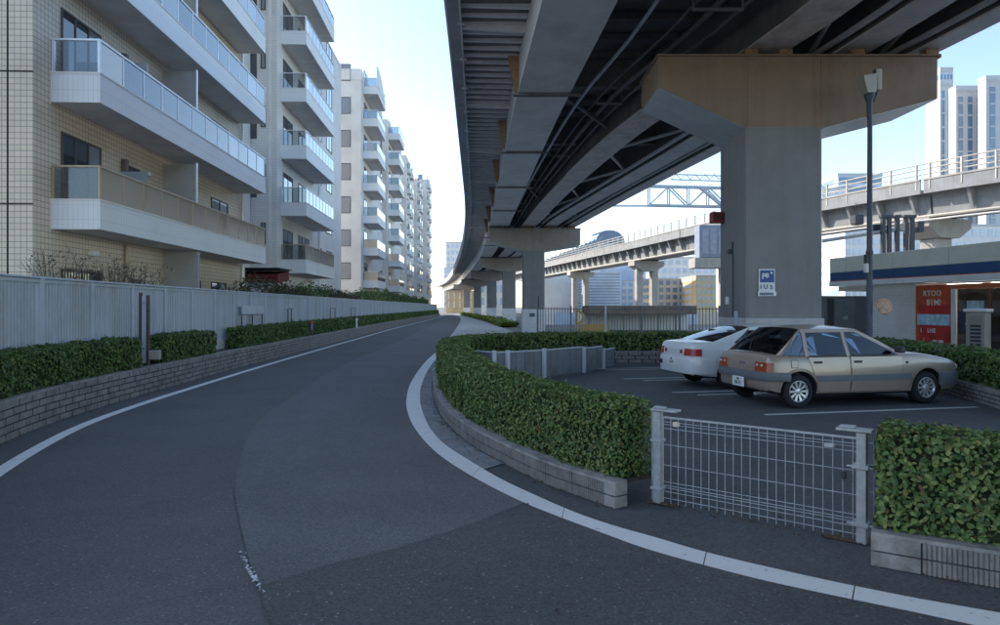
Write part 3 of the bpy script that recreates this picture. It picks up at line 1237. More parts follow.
def girder(fx, wfun, ys, m_bot, m_web, lip=.09):
    """segments of a girder: bottom flange plates with gaps at the joints, one web box"""
    web = MB()
    rings = []
    for y in ys:
        w = wfun(y)
        rings.append([(fx(y) - w / 2 + lip, y, fZ(y) + .05), (fx(y) + w / 2 - lip, y, fZ(y) + .05), (fx(y) + w / 2 - lip, y, fZ(y) + DEPTH + .05), (fx(y) - w / 2 + lip, y, fZ(y) + DEPTH + .05)])
    web.loft(rings)
    g = web.obj('girder', m_web, via)
    y = -24.0
    while y < 228:
        y2 = min(y + 6.2, 230)
        if y < 140:
            r2 = []
            for yy in np.linspace(y + .03, y2 - .03, 5):
                w = wfun(yy)
                r2.append([(fx(yy) - w / 2, yy, fZ(yy)), (fx(yy) + w / 2, yy, fZ(yy)), (fx(yy) + w / 2, yy, fZ(yy) + .045), (fx(yy) - w / 2, yy, fZ(yy) + .045)])
            q = MB()
            q.loft(r2)
            q.obj('flange_plate', m_bot, g)
        y = y2
    return g


m_g1 = mat('girder_soffit', (.78, .75, .72), .6, var=.06, vscale=1.2, stain=.2, sscale=.9, bump=.12, bscale=25)
G1 = girder(g1, w1, YS, m_g1, m_steel_lt, .13)
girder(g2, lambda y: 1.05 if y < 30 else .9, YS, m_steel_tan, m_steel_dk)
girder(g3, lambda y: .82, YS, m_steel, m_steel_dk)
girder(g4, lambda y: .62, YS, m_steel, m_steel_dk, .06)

# deck slab (dark underside), thick
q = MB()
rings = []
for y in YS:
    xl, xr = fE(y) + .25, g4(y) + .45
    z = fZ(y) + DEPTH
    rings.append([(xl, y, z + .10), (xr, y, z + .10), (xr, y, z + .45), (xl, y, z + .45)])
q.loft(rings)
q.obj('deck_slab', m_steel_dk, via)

# left edge beam and parapet in lengths
y = -24.0
while y < 228:
    L_ = 2.4 if y < 60 else 8.0
    y2 = min(y + L_, 230)
    q = MB()
    rr = []
    for yy in np.linspace(y + .008, y2 - .008, 3):
        x, z = fE(yy), fZ(yy) + DEPTH - .05
        rr.append([(x, yy, z + .02), (x + .05, yy, z - .03), (x + .42, yy, z - .03), (x + .42, yy, z + .3), (x + .2, yy, z + .3), (x + .2, yy, z + 1.2), (x, yy, z + 1.2)])
    q.loft(rr)
    q.obj('parapet', m_facia, via)
    if y < 60:
        b = MB()
        yy = (y + y2) / 2
        b.box(fE(yy) + .30, fE(yy) + .50, yy - .05, yy + .05, fZ(yy) + DEPTH - .12, fZ(yy) + DEPTH - .07)
        b.obj('bracket', m_rib, via)
    y = y2
# pale drain line along the parapet foot
q = MB()
q.tube([(fE(y) + .40, y, fZ(y) + DEPTH - .10) for y in YS], .025, 6)
q.obj('drain_pipe', m_rib, via, smooth=40)
# right edge parapet
q = MB()
rr = []
for y in YS:
    x, z = g4(y) + .45, fZ(y) + DEPTH
    rr.append([(x, y, z - .05), (x + .25, y, z - .05), (x + .25, y, z + 1.2), (x, y, z + 1.2)])
q.loft(rr)
q.obj('parapet', m_facia, via)

# cantilever ribs under the left overhang
rest = MB()
nr = 0
for y in list(np.arange(9, 62, .52)) + list(np.arange(62, 140, 1.3)):
    xl, xr = fE(y) + .42, g1(y) - w1(y) / 2 + .14
    z = fZ(y) + DEPTH + .105
    big = (nr % 12 == 6)
    h = .30 if big else .13
    w = .07 if big else .045
    if y < 62:
        q = MB()
        q.add([(xl, y - w, z), (xr, y - w, z), (xr, y + w, z), (xl, y + w, z), (xl, y - w, z - h * .6), (xr, y - w, z - h), (xr, y + w, z - h), (xl, y + w, z - h * .6)],
              [(0, 1, 2, 3), (4, 7, 6, 5), (0, 4, 5, 1), (3, 2, 6, 7), (0, 3, 7, 4), (1, 5, 6, 2)])
        q.obj('rib', m_rib, via)
    else:
        rest.box(xl, xr, y - .05, y + .05, z - .14, z)
    nr += 1
stuff(rest.obj('rib_row', m_rib, via))

# tall web brackets on the outer face of the first girder, at the joints
for y in (14.2, 20.4, 26.6, 32.8, 39.0, 45.2, 51.4):
    x = g1(y) - w1(y) / 2 + .13
    z = fZ(y)
    q = MB()
    q.add([(x, y - .06, z + .1), (x - .16, y - .06, z + .5), (x - .34, y - .06, z + 1.5), (x, y - .06, z + 1.5),
           (x, y + .06, z + .1), (x - .16, y + .06, z + .5), (x - .34, y + .06, z + 1.5), (x, y + .06, z + 1.5)],
          [(0, 1, 2, 3), (4, 7, 6, 5), (0, 4, 5, 1), (1, 5, 6, 2), (2, 6, 7, 3), (3, 7, 4, 0)])
    q.obj('web_bracket', m_bearing, via)
# pipe straps under the first girder at its joints
for k, y in enumerate(np.arange(-24 + 6.2 * 4, 62, 6.2)):
    x0, x1 = g1(y) - w1(y) / 2 - .12, g1(y) + w1(y) / 2 + .3
    z = fZ(y) - .02
    q = MB()
    q.box(x0, x1, y - .055, y + .055, z - .05, z - .003)
    q.tube([(x0 - .1, y - .1, z - .03), (x1, y - .1, z - .03)], .022, 6)
    q.obj('joint_strap', m_steel_dk, via)
# cross beams between the girders
for y in list(np.arange(2.0, 60, 6.2)) + list(np.arange(66, 140, 14)):
    for fa, fb_, off0, off1 in ((g1, g2, .7, -.45), (g2, g3, .45, -.36), (g3, g4, .36, -.26)):
        x0, x1 = fa(y) + off0, fb_(y) + off1
        if x1 - x0 < .1:
            continue
        q = MB()
        z = fZ(y)
        q.box(x0, x1, y - .03, y + .03, z + .65, z + DEPTH + .08)
        q.box(x0, x1, y - .14, y + .14, z + .60, z + .64)
        q.obj('cross_beam', m_steel_dk, via)
# deck stiffeners between the first and second girders
for y in np.arange(9.0, 48, 1.25):
    x0, x1 = g1(y) + .7, g2(y) - .45
    q = MB()
    q.box(x0, x1, y - .05, y + .05, fZ(y) + DEPTH - .10, fZ(y) + DEPTH + .08)
    q.obj('deck_stiffener', m_steel_dk, via)
# diagonal wind bracing
for k, y in enumerate(np.arange(8.2, 46, 6.2)):
    for fa, fb_, off0, off1 in ((g1, g2, .78, -.5), (g2, g3, .5, -.4), (g3, g4, .4, -.3)):
        q = MB()
        a = (fa(y) + off0, y, fZ(y) + .35)
        b = (fb_(y + 3.1) + off1, y + 3.1, fZ(y + 3.1) + .35)
        c = (fa(y + 6.2) + off0, y + 6.2, fZ(y + 6.2) + .35)
        q.bar(a, b, .09, .09)
        if fa is g1 and k % 2:
            continue
        q.obj('brace', m_steel_dk if fa is g1 else m_steel, via)
        if fa is not g1:
            MB().bar(b, c, .09, .09).obj('brace', m_steel, via)
# service pipes hung between the first and second girders
for off, dz, r, m in ((1.35, .32, .05, m_pipe), (2.2, .55, .035, m_steel_dk), (2.55, .45, .07, m_steel_dk), (3.1, .5, .05, m_steel_dk)):
    pts = []
    for y in np.arange(6, 120, 1.5):
        x = g1(y) + off * (g2(y) - g1(y)) / 4.2 + .1
        pts.append((x, y, fZ(y) + dz))
    q = MB()
    q.tube(pts, r, 8)
    q.obj('service_pipe', m, via, smooth=50)
for y in np.arange(8.5, 60, 6.2):
    q = MB()
    x0 = g1(y) + 2.1 * (g2(y) - g1(y)) / 4.2
    x1 = g1(y) + 3.0 * (g2(y) - g1(y)) / 4.2
    q.box(x0, x1, y - .03, y + .03, fZ(y) + .2, fZ(y) + .26)
    for xx in (x0, x1 - .04):
        q.box(xx, xx + .04, y - .02, y + .02, fZ(y) + .26, fZ(y) + DEPTH + .05)
    q.obj('pipe_hanger', m_steel_dk, via)
# cable trays hanging along the third and fourth girders
for fx, off in ((g2, .62), (g3, .55), (g3, -.58), (g4, -.45)):
    q = MB()
    rr = [[(fx(y) + off - .06, y, fZ(y) + .12), (fx(y) + off + .06, y, fZ(y) + .12), (fx(y) + off + .06, y, fZ(y) + .22), (fx(y) + off - .06, y, fZ(y) + .22)] for y in YS[8:-30]]
    q.loft(rr)
    q.obj('cable_tray', m_rib, via)


# ------------------------------------------------------------------ piers
m_plinth_w = mat('plinth_white', (.56, .55, .58), .7, var=.08, vscale=2, stain=.2)
m_cap_grey = mat('cap_grey', (.235, .218, .20), .65, var=.07, vscale=.9, stain=.22, sscale=.8, streak=.2)


def t_pier(label, x0, x1, y0, y1, ztop, cl, cr, zb, zl, zr, plinth, m_cap_=m_cap_grey, group='piers of the elevated road', rim=True):
    t = wthing('viaduct_pier', label, 'pier', ((x0 + x1) / 2, (y0 + y1) / 2, 0), group)
    c = MB()
    ch = .06
    c.prism([(x0 + ch, y0), (x1 - ch, y0), (x1, y0 + ch), (x1, y1 - ch), (x1 - ch, y1), (x0 + ch, y1), (x0, y1 - ch), (x0, y0 + ch)], -.05, zb + .02)
    col = c.obj('column', m_pier, t)
    poly = [(cl, zl), (x0 + .02, zb), (x1 - .02, zb), (cr, zr), (cr, ztop), (cl, ztop)]
    q = MB()
    q.extr([(x, y0 + .003, z) for x, z in poly], (0, y1 - y0 - .006, 0))
    cap = q.obj('pier_cap', m_cap_, t)
    for xa, za, xb, zb2 in ((cl, zl, x0 + .02, zb), (x1 - .02, zb, cr, zr)):  # thin added sheets that carry the painted light under the cap
        s_ = MB()
        s_.extr([(xa, y0 + .02, za - .004), (xb, y0 + .02, zb2 - .004), (xb, y1 - .02, zb2 - .004), (xa, y1 - .02, za - .004)], (0, 0, -.012))
        s_.obj('soffit_sheen', m_soff_sheen, cap)
    r = MB()
    r.bbox(cl - .05, cr + .06, y0 - .05, y1 + .05, ztop + .002, ztop + .05, .008)
    r.obj('cap_rim', m_cap_, cap)
    # welded edge strips on the cap face
    for xx in (x0 + .03, x1 - .03):
        e = MB()
        e.box(xx - .012, xx + .012, y0 - .005, y0 + .006, zb + .04, ztop - .02)
        e.obj('weld_seam', m_cap_, cap)
    e = MB()
    e.box(x0, x1, y0 - .006, y0 + .006, zb - .025, zb + .01)
    e.obj('weld_seam', m_pier, col)
    p = MB()
    p.bbox(x0 - .03, x1 + .03, y0 - .03, y1 + .03, -.05, plinth, .02)
    p.obj('plinth', m_plinth if m_cap_ is m_cap_tan else m_plinth_w, t)
    return t


Y1 = 16.0
main = t_pier('huge T-shaped pier with broad tan cap behind the two cars', 5.92, 7.75, Y1, Y1 + 1.95, 7.66, 3.81, 10.5, 5.95, 6.93, 6.66, 1.38, m_cap_=m_cap_tan)
# bearings on the main cap
for fx in (g2, g3, g4):
    for yy in (Y1 + .35, Y1 + 1.5):
        for dx in ((-.42, .42) if fx is g2 else (0,)):
            x = fx(yy) + dx
            q = MB()
            q.bbox(x - .2, x + .2, yy - .16, yy + .16, 7.715, 7.80, .01)
            q.bbox(x - .16, x + .16, yy - .13, yy + .13, 7.80, fZ(yy) - .003, .01)
            q.obj('bearing', m_bearing, main)
# conduit, boxes and number plate on the main pier
q = MB()
q.tube([(5.905, 16.9, 1.4), (5.905, 16.9, 2.9), (5.9, 16.95, 3.3)], .018, 6)
q.obj('conduit', m_dark, main)
MB().bbox(5.84, 5.915, 16.95, 17.15, 3.02, 3.12, .01).obj('junction_box', m_dark, main)
MB().bbox(5.885, 5.915, 17.2, 17.42, 1.72, 1.92, .006).obj('small_plate', mat('white_plate', (.7, .7, .68), .5), main)
MB().bbox(5.87, 5.915, 16.55, 16.75, .9, 1.55, .006).obj('cover_plate', mat('cover_blue', (.36, .42, .52), .5), main)
q = MB().bbox(5.6, 5.918, 17.55, 17.85, 3.88, 4.16, .01)
redb = q.obj('box_sign', mat('red_box', (.20, .025, .025), .5, var=.15), main)
m_signframe = mat('sign_dark', (.05, .02, .02), .4)
for i in range(3):
    MB().box(5.63 + i * .095, 5.71 + i * .095, 17.54, 17.548, 3.92, 4.12).obj('sign_cell', m_signframe, redb)

# parking sign on the front of the main pier
sx0, sx1, sz0, sz1 = 6.20, 6.59, 1.93, 2.56
sign = wthing('parking_sign', 'blue and white parking sign fixed on the front of the big pier', 'sign', (6.4, 15.98, 1.9))
m_swhite = mat('sign_white', (.62, .66, .70), .4, var=.05)
m_sblue = mat('sign_blue', (.015, .06, .22), .35, var=.08)
m_sgrey = mat('sign_text', (.08, .10, .16), .5)
MB().bbox(sx0, sx1, 15.965, 15.992, sz0, sz1, .008).obj('plate', m_swhite, sign)
MB().bbox(sx0 + .025, sx1 - .025, 15.960, 15.966, sz0 + .31, sz1 - .03, .002).obj('blue_panel', m_sblue, sign)
MB().bbox(sx0 - .02, sx1 + .03, 15.962, 15.975, sz0 - .02, sz0 + .09, .003).obj('lower_plate', m_swhite, sign)
for txt, x, z, sz, m, dy in (('P', 6.315, 2.38, .19, m_swhite, 0), ('B', 6.40, 2.40, .15, m_swhite, 0), ('\u2022', 6.50, 2.46, .2, m_swhite, 0), ('1', 6.245, 2.13, .15, m_sgrey, 0), ('U', 6.36, 2.13, .15, m_sgrey, 0), ('5', 6.50, 2.12, .14, m_sgrey, 0)):
    link('letter', text_mesh(txt, sz, .001, .004), m, sign, basis((x, 15.958, z), (1, 0, 0), (0, 0, 1)))
for i in range(8):
    MB().box(sx0 + .02 + i * .042, sx0 + .052 + i * .042, 15.9585, 15.9625, sz0 + .0, sz0 + .065).obj('small_print', m_sgrey, sign)

p2 = t_pier('T-shaped pier with white plinth beyond the curved hedge', 1.5, 2.95, 44, 45.5, 6.80, -.66, 5.3, 5.35, 5.95, 5.75, 1.5)
MB().bbox(1.95, 2.3, 43.94, 43.975, 1.0, 1.25, .01).obj('notice', m_sgrey, p2)
MB().tube([(2.55, 43.98, 1.5), (2.55, 43.98, 2.4)], .02, 6).obj('conduit', m_dark, p2)
for fx in (g1, g2, g3, g4):
    q = MB()
    q.bbox(fx(44.7) - .25, fx(44.7) + .25, 44.4, 45.1, 6.855, fZ(44.7) - .004, .01)
    q.obj('bearing', m_bearing, p2)
for (yy, xc, lab) in ((70, .95, 'next pier partly hidden behind the white-plinthed pier'),
                      (96, -1.2, 'third pier counted from the white-plinthed one, left of it'), (124, -4.2, 'fourth pier counted from the white-plinthed one, slim in the distance'),
                      (152, -7.6, 'farthest pier where the overhead road bends out of sight')):
    hw_ = 3.0
    t_pier(lab, xc - .7, xc + .7, yy, yy + 1.4, 6.78, xc - hw_, xc + hw_, 5.4, 5.95, 5.95, 1.5)

# ================================================================== RAILWAY VIADUCT behind (concrete, with railing)
m_rail_c = mat('rail_concrete', (.33, .315, .29), .8, var=.08, vscale=1.0, stain=.25, streak=.2)
m_rail_c2 = mat('rail_concrete_grey', (.24, .245, .25), .8, var=.08, vscale=.8, stain=.28, streak=.25)
m_railing = mat('railing', (.40, .375, .33), .6, var=.1)
RAIL = Path([(58, 30), (47, 40), (38.2, 51), (32, 66), (25.5, 89), (22.2, 106), (16.8, 132), (11, 161), (3, 205)])
RP = Path([tuple(RAIL.at(s, 3.66)) for s in np.linspace(0, RAIL.L, 14)])
rv = wthing('railway_viaduct', 'pale concrete railway viaduct with tubular railing behind the shop', 'viaduct', (29, 61, 0))
ZB = 9.55
step = 3.0
ns = int(RP.L / step)
mg = []
for i in range(ns + 1):
    mg.append(RP.at(min(RP.L, i * step)))


def rsweep(prof, s0, s1, st=3.0):
    pts = RP.sample(s0, s1, st)
    return sweep([(p[0], p[1], 0) for p in pts], prof)


# travel goes away from the camera to the far left; the camera side is on the left (-)
sj = RP.s_at_y(92)
for k, (a, b_) in enumerate(((0, RP.s_at_y(58)), (RP.s_at_y(58) + .1, sj), (sj + .15, RP.s_at_y(122)), (RP.s_at_y(122) + .15, RP.L))):
    q = MB()
    q.loft(rsweep([(-2.4, ZB), (2.4, ZB), (2.6, ZB + 1.75), (-2.6, ZB + 1.75)], a, b_))
    q.obj('girder', m_rail_c2, rv)
    q = MB()
    q.loft(rsweep([(-3.6, ZB + 1.76), (3.6, ZB + 1.76), (3.6, ZB + 2.0), (-3.6, ZB + 2.0)], a, b_))
    q.obj('deck', m_rail_c, rv)
    for sd_ in (-1, 1):
        q = MB()
        q.loft(rsweep([(sd_ * 3.6, ZB + 1.65), (sd_ * 3.72, ZB + 1.65), (sd_ * 3.72, ZB + 2.75), (sd_ * 3.6, ZB + 2.75)], a, b_))
        q.obj('parapet', m_rail_c2, rv)
        q = MB()
        q.loft(rsweep([(sd_ * 3.55, ZB + 2.753), (sd_ * 3.78, ZB + 2.753), (sd_ * 3.78, ZB + 2.9), (sd_ * 3.55, ZB + 2.9)], a, b_))
        q.obj('coping', m_rail_c, rv)
    # brackets under the overhang and stiffeners on the girder
    s = a + 1.2
    while s < b_ - .5:
        p = RP.at(s)
        d = RP.dir(s)
        Mx = Matrix(((d[0], d[1], 0, p[0]), (d[1], -d[0], 0, p[1]), (0, 0, 1, 0), (0, 0, 0, 1)))   # local x along, local y to the right
        q = MB()
        q.add([tuple(Mx @ Vector(v)) for v in [(-.12, -2.55, ZB + .1), (.12, -2.55, ZB + .1), (.12, -2.55, ZB + 1.74), (-.12, -2.55, ZB + 1.74), (-.12, -3.5, ZB + 1.74), (.12, -3.5, ZB + 1.74), (-.12, -2.75, ZB + .1), (.12, -2.75, ZB + .1)]],
              [(0, 3, 2, 1), (6, 7, 5, 4), (0, 6, 4, 3), (1, 2, 5, 7), (3, 4, 5, 2), (0, 1, 7, 6)])
        q.obj('bracket', m_rail_c2, rv)
        s += 3.2
    # railing posts and three rails
    s = a + .4
    while s < b_ - .3:
        p = RP.at(s, -3.66)
        q = MB()
        q.box(p[0] - .075, p[0] + .075, p[1] - .075, p[1] + .075, ZB + 2.0, ZB + 4.15)
        q.obj('railing_post', m_railing, rv)
        s += 2.3
    for z in (3.25, 3.7, 4.12):
        pts = RP.sample(a, b_, 2.6, -3.66)
        q = MB()
        q.tube([(p[0], p[1], ZB + z) for p in pts], .06, 6)
        q.obj('railing_bar', m_railing, rv)
# maintenance pipe along the bottom
q = MB()
q.tube([(p[0], p[1], ZB - .15) for p in RP.sample(0, RP.L, 3, -2.6)], .13, 6)
q.obj('service_pipe', m_railing, rv)
q = MB()
q.tube([(p[0], p[1], ZB - .5) for p in RP.sample(0, RP.s_at_y(72), 3, -2.9)], .08, 6)
q.obj('service_pipe', m_steel, rv)

for lab, s, wcol, two in (('hammerhead concrete pier of the railway viaduct above the shop roof', RP.s_at_y(58.6), 1.6, 0),
                     ('twin-column concrete pier of the railway viaduct beyond the picket fence', RP.s_at_y(113), 1.2, 1),
                     ('far concrete railway pier behind the white-plinthed pier', RP.s_at_y(146), 1.2, 1)):
    p = RP.at(s)
    d = RP.dir(s)
    ang = math.atan2(d[1], d[0])
    t = thing('railway_pier', lab, 'pier', (p[0], p[1], 0), ang, 'piers of the railway viaduct')
    if two:
        for yy in (-1.35, 1.35):
            MB().bbox(-wcol / 2, wcol / 2, yy - .55, yy + .55, -.05, ZB - 1.2, .08).obj('column', m_rail_c, t)
    else:
        MB().bbox(-wcol / 2, wcol / 2, -1, 1, -.05, ZB - 1.9, .1).obj('column', m_rail_c, t)
    q = MB()
    q.extr([(-1.3, -1.2, ZB - 1.9), (-1.3, 1.2, ZB - 1.9), (-1.3, 2.7, ZB - 1.0), (-1.3, 2.7, ZB - .25), (-1.3, -2.7, ZB - .25), (-1.3, -2.7, ZB - 1.0)], (2.6, 0, 0))
    q.obj('pier_cap', m_rail_c, t)
    for yy in (-1.6, 1.6):
        MB().bbox(-.5, .5, yy - .4, yy + .4, ZB - .245, ZB - .004, .02).obj('bearing', m_steel_dk, t)

# steel catenary portal over the railway
m_truss = mat('truss_steel', (.36, .39, .43), .55, metal=.2, var=.1)
tr = wthing('catenary_portal', 'lattice steel portal spanning above the railway beside the big pier', 'truss', (19, 62, 0))
A0, A1 = Vector((13.6, 61, 10.95)), Vector((28.6, 63, 10.95))
H = 1.75
q = MB()
for yo in (-.35, .35):
    for z in (0, H):
        MB().bar(A0 + Vector((0, yo, z)), A1 + Vector((0, yo, z)), .16, .16).obj('chord', m_truss, tr)
nn = 8
for i in range(nn):
    a = A0.lerp(A1, i / nn)
    b = A0.lerp(A1, (i + 1) / nn)
    for yo in (-.35, .35):
        q = MB()
        if i % 2 == 0:
            q.bar(a + Vector((0, yo, 0)), b + Vector((0, yo, H)), .1, .1)
        else:
            q.bar(a + Vector((0, yo, H)), b + Vector((0, yo, 0)), .1, .1)
        q.obj('diagonal', m_truss, tr)
        q = MB()
        q.bar(a + Vector((0, yo, 0)), a + Vector((0, yo, H)), .1, .1)
        q.obj('strut', m_truss, tr)
MB().bar(A0 + Vector((-4.0, 0, -.05)), A0 + Vector((0, 0, -.05)), .14, .14).obj('chord', m_truss, tr)
MB().bar(A0 + Vector((6.2, 0, 0)), A0 + Vector((9.6, 0, -1.35)), .12, .12).obj('drop_arm', m_truss, tr)
MB().bar(A0 + Vector((4.6, .1, H)), A0 + Vector((9.0, .1, -1.9)), .35, .2).obj('drop_arm', m_truss, tr)
for x in (9.9, 14.6):
    q = MB()
    p = A0.lerp(A1, x / 15.0)
    for dx in (-.3, .3):
        q.bar(p + Vector((dx, 0, -12.5)), p + Vector((dx, 0, H)), .14, .14)
    for k in range(10):
        q.bar(p + Vector((-.3 if k % 2 else .3, 0, -12 + k * 1.3)), p + Vector((.3 if k % 2 else -.3, 0, -12 + (k + 1) * 1.3)), .07, .07)
    q.obj('mast', m_truss, tr)
q = MB()
for z in (H + 1.0, H + 1.5):
    q.bar(A0 + Vector((2.5, 2, z)), A1 + Vector((0, 2, z)), .1, .1)
for k in range(14):
    x = 2.6 + k * .9
    q.bar(A0 + Vector((x, 2, H + 1.0)), A0 + Vector((x + .45, 2, H + 1.5)), .06, .06)
    q.bar(A0 + Vector((x + .45, 2, H + 1.5)), A0 + Vector((x + .9, 2, H + 1.0)), .06, .06)
q.obj('upper_lattice', m_truss, tr)
# equipment cabin at the joint of the railway viaduct
cabp = at(704, 256, 80)
q = wthing('equipment_cabin', 'blue-grey equipment cabin standing on the railway viaduct joint left of the big pier', 'cabin', (cabp[0], cabp[1], ZB))
m_cabin = mat('cabin_blue', (.20, .24, .30), .55, var=.12, vscale=1)
MB().bbox(cabp[0] - 1.3, cabp[0] + 1.9, 77.5, 79.5, 7.4, 11.2, .05).obj('body', m_cabin, q)
MB().bbox(cabp[0] - 1.9, cabp[0] + 2.2, 77.2, 79.8, 6.2, 7.35, .05).obj('ledge', m_rail_c, q)
for k in range(3):
    MB().bbox(cabp[0] - 1.0 + k * .95, cabp[0] - .25 + k * .95, 77.44, 77.51, 7.8, 10.8, .02).obj('panel', mat('cabin_panel', (.27, .30, .35), .55), q)
MB().bbox(cabp[0] + 1.2, cabp[0] + 1.8, 77.8, 78.5, -.05, 6.2, .04).obj('support', m_rail_c, q)

# ================================================================== APARTMENT BLOCKS on the left
t_cream = tile_mat('tile_cream', (.55, .465, .365), (.51, .43, .34), (.19, .175, .155), .135, .135, .007)
t_grey = tile_mat('tile_grey', (.59, .575, .55), (.56, .545, .525), (.24, .235, .23), .22, .075, .006, offset=.5)
t_pale = tile_mat('tile_pale', (.59, .575, .55), (.57, .555, .53), (.30, .295, .29), .24, .08, .006, offset=.5, bump=.2)
t_band = tile_mat('band_panel', (.60, .605, .62), (.58, .59, .605), (.42, .43, .45), .115, .335, .005, bump=.2, stain=.1)
m_soffit = mat('soffit', (.72, .69, .66), .8, var=.06, vscale=1.5, stain=.15)
m_alu = mat('aluminium', (.55, .57, .60), .4, metal=.5, var=.05)
m_bronze = mat('bronze_rail', (.33, .26, .19), .45, metal=.4, var=.08)
m_wframe = mat('window_frame', (.07, .06, .055), .5, var=.1)
m_pane = glass_mat('pane_dark', (.10, .12, .14), (.05, .06, .07), .6, .02, 1.3)
m_pane2 = glass_mat('pane_curtain', (.25, .27, .3), (.30, .32, .34), .75, .04, 1.2)
m_gl_blue = glass_mat('balcony_glass', (.66, .74, .80), (.45, .54, .62), .28, .03, 1.2)
m_gl_frost = glass_mat('balcony_frosted', (.55, .62, .70), (.52, .57, .62), .62, .08, 1.2)
m_gl_tan = glass_mat('balcony_bronze_reflect', (.85, .70, .55), (.95, .80, .62), .55, .05, 1.5)  # bronze glass; a bright warm reflection is mixed into its colour
m_gl_clear = glass_mat('balcony_clear', (.72, .76, .78), (.3, .32, .33), .1, .02, .9)
m_partition = mat('partition', (.30, .295, .29), .7, var=.05)
m_white = mat('white_paint', (.60, .60, .60), .6, var=.05)
m_curtain = mat('curtain', (.38, .37, .35), .9, var=.15, vscale=14)

DIRX = -.045
dl = math.hypot(DIRX, 1)
ANG = math.atan2(1 / dl, DIRX / dl)


def wall_at(y):
    return -10.4 + DIRX * (y - 14.85)


def window_part(t, u0, u1, z0, z1, y=0.0, pane=None, split=2, face='front', x=0.0):
    """face front: in the plane y (facing -y); face end: in the plane x (facing -x)"""
    pane = pane or m_pane
    q = MB()
    fw = .05
    a, b = u0, u1
    if face == 'front':
        bx = lambda p, q_, r, s, d0, d1: (p, q_, y + d0, y + d1, r, s)
    else:
        bx = lambda p, q_, r, s, d0, d1: (x + d0, x + d1, p, q_, r, s)
    q.box(*bx(a, a + fw, z0, z1, -.035, .02))
    q.box(*bx(b - fw, b, z0, z1, -.035, .02))
    q.box(*bx(a + fw, b - fw, z1 - fw, z1, -.034, .02))
    q.box(*bx(a + fw, b - fw, z0, z0 + fw, -.034, .02))
    for i in range(1, split):
        m_ = a + (b - a) * i / split
        q.box(*bx(m_ - .025, m_ + .025, z0 + fw, z1 - fw, -.03, .01))
    w = q.obj('window', m_wframe, t)
    for i in range(split):
        p0 = a + (b - a) * i / split
        p1 = a + (b - a) * (i + 1) / split
        g = MB()
        g.box(*bx(p0 + .03, p1 - .03, z0 + fw, z1 - fw, -.012, -.006))
        g.obj('pane', pane if (i + int(u0 * 7)) % 3 else m_pane2, w)
    return w


def balcony(t, u0, u1, v, zb, band=.67, glass=.74, npan=10, gmat=None, rail=None, detail=True, endpan=1):
    gmat = gmat or m_gl_blue
    rail = rail or m_alu
    th = .09
    q = MB()
    q.box(u0, u1, -v, -v + th, zb, zb + band)
    q.box(u0, u0 + th, -v + th, -.002, zb, zb + band)
    q.box(u1 - th, u1, -v + th, -.002, zb, zb + band)
    bal = q.obj('balcony', t_band, t)
    s = MB()
    s.box(u0 + th, u1 - th, -v + th, -.003, zb + .02, zb + .22)
    s.obj('floor_slab', m_soffit, bal)
    e = MB()
    e.box(u0 - .015, u1 + .015, -v - .015, -v + th + .01, zb + band + .001, zb + band + .035)
    e.box(u0 - .015, u0 + th + .01, -v + th + .011, 0, zb + band + .001, zb + band + .035)
    e.obj('coping', m_soffit, bal)
    zt = zb + band + .035 + glass
    zc = zb + band + .037
    r = MB()
    r.box(u0 + .01, u1 - .01, -v + .01, -v + .07, zt, zt + .045)
    r.box(u0 + .01, u0 + .07, -v + .071, -.01, zt, zt + .045)
    r.obj('handrail', rail, bal)
    for i in range(npan):
        a = u0 + .06 + (u1 - u0 - .12) * i / npan
        b = u0 + .06 + (u1 - u0 - .12) * (i + 1) / npan
        g = MB()
        g.box(a + .025, b - .025, -v + .035, -v + .045, zc, zt - .002)
        gm = gmat
        if gmat is m_gl_blue and i == 0:
            gm = m_gl_tan
        elif gmat is m_gl_blue and random.random() < .25:
            gm = m_gl_frost
        g.obj('glass_panel', gm, bal)
        if detail:
            p = MB()
            p.box(b - .022, b + .022, -v + .02, -v + .06, zc, zt - .002)
            p.obj('baluster', rail, bal)
    if detail:
        p = MB()
        p.box(u0 + .012, u0 + .066, -v + .012, -v + .068, zc, zt - .002)
        p.obj('baluster', rail, bal)
        p = MB()
        p.box(u0 + .012, u0 + .066, -.07, -.014, zc, zt - .002)
        p.obj('baluster', rail, bal)
    for i in range(endpan):
        y0 = -v + .08 + (v - .16) * i / endpan
        y1 = -v + .08 + (v - .16) * (i + 1) / endpan
        g = MB()
        g.box(u0 + .035, u0 + .045, y0 + .01, y1 - .01, zc, zt - .002)
        g.obj('glass_panel', m_gl_clear if detail else gmat, bal)
    return bal


def block_root(label, y0, group='apartment blocks in a row'):
    t = thing('apartment_block', label, 'building', (wall_at(y0), y0, 0), ANG, group)
    return t


# ---- block A (nearest)
LA = 14.0
A_ = block_root('nearest cream-tiled apartment block with bronze and blue glass balconies', 14.85)
body = MB()
body.box(0, LA, 0, 14, -.05, 23.4)
body.obj('wall', t_cream, A_)
MB().box(-.02, LA + .02, -.02, 14.02, 23.41, 24.2).obj('roof_parapet', t_band, A_)
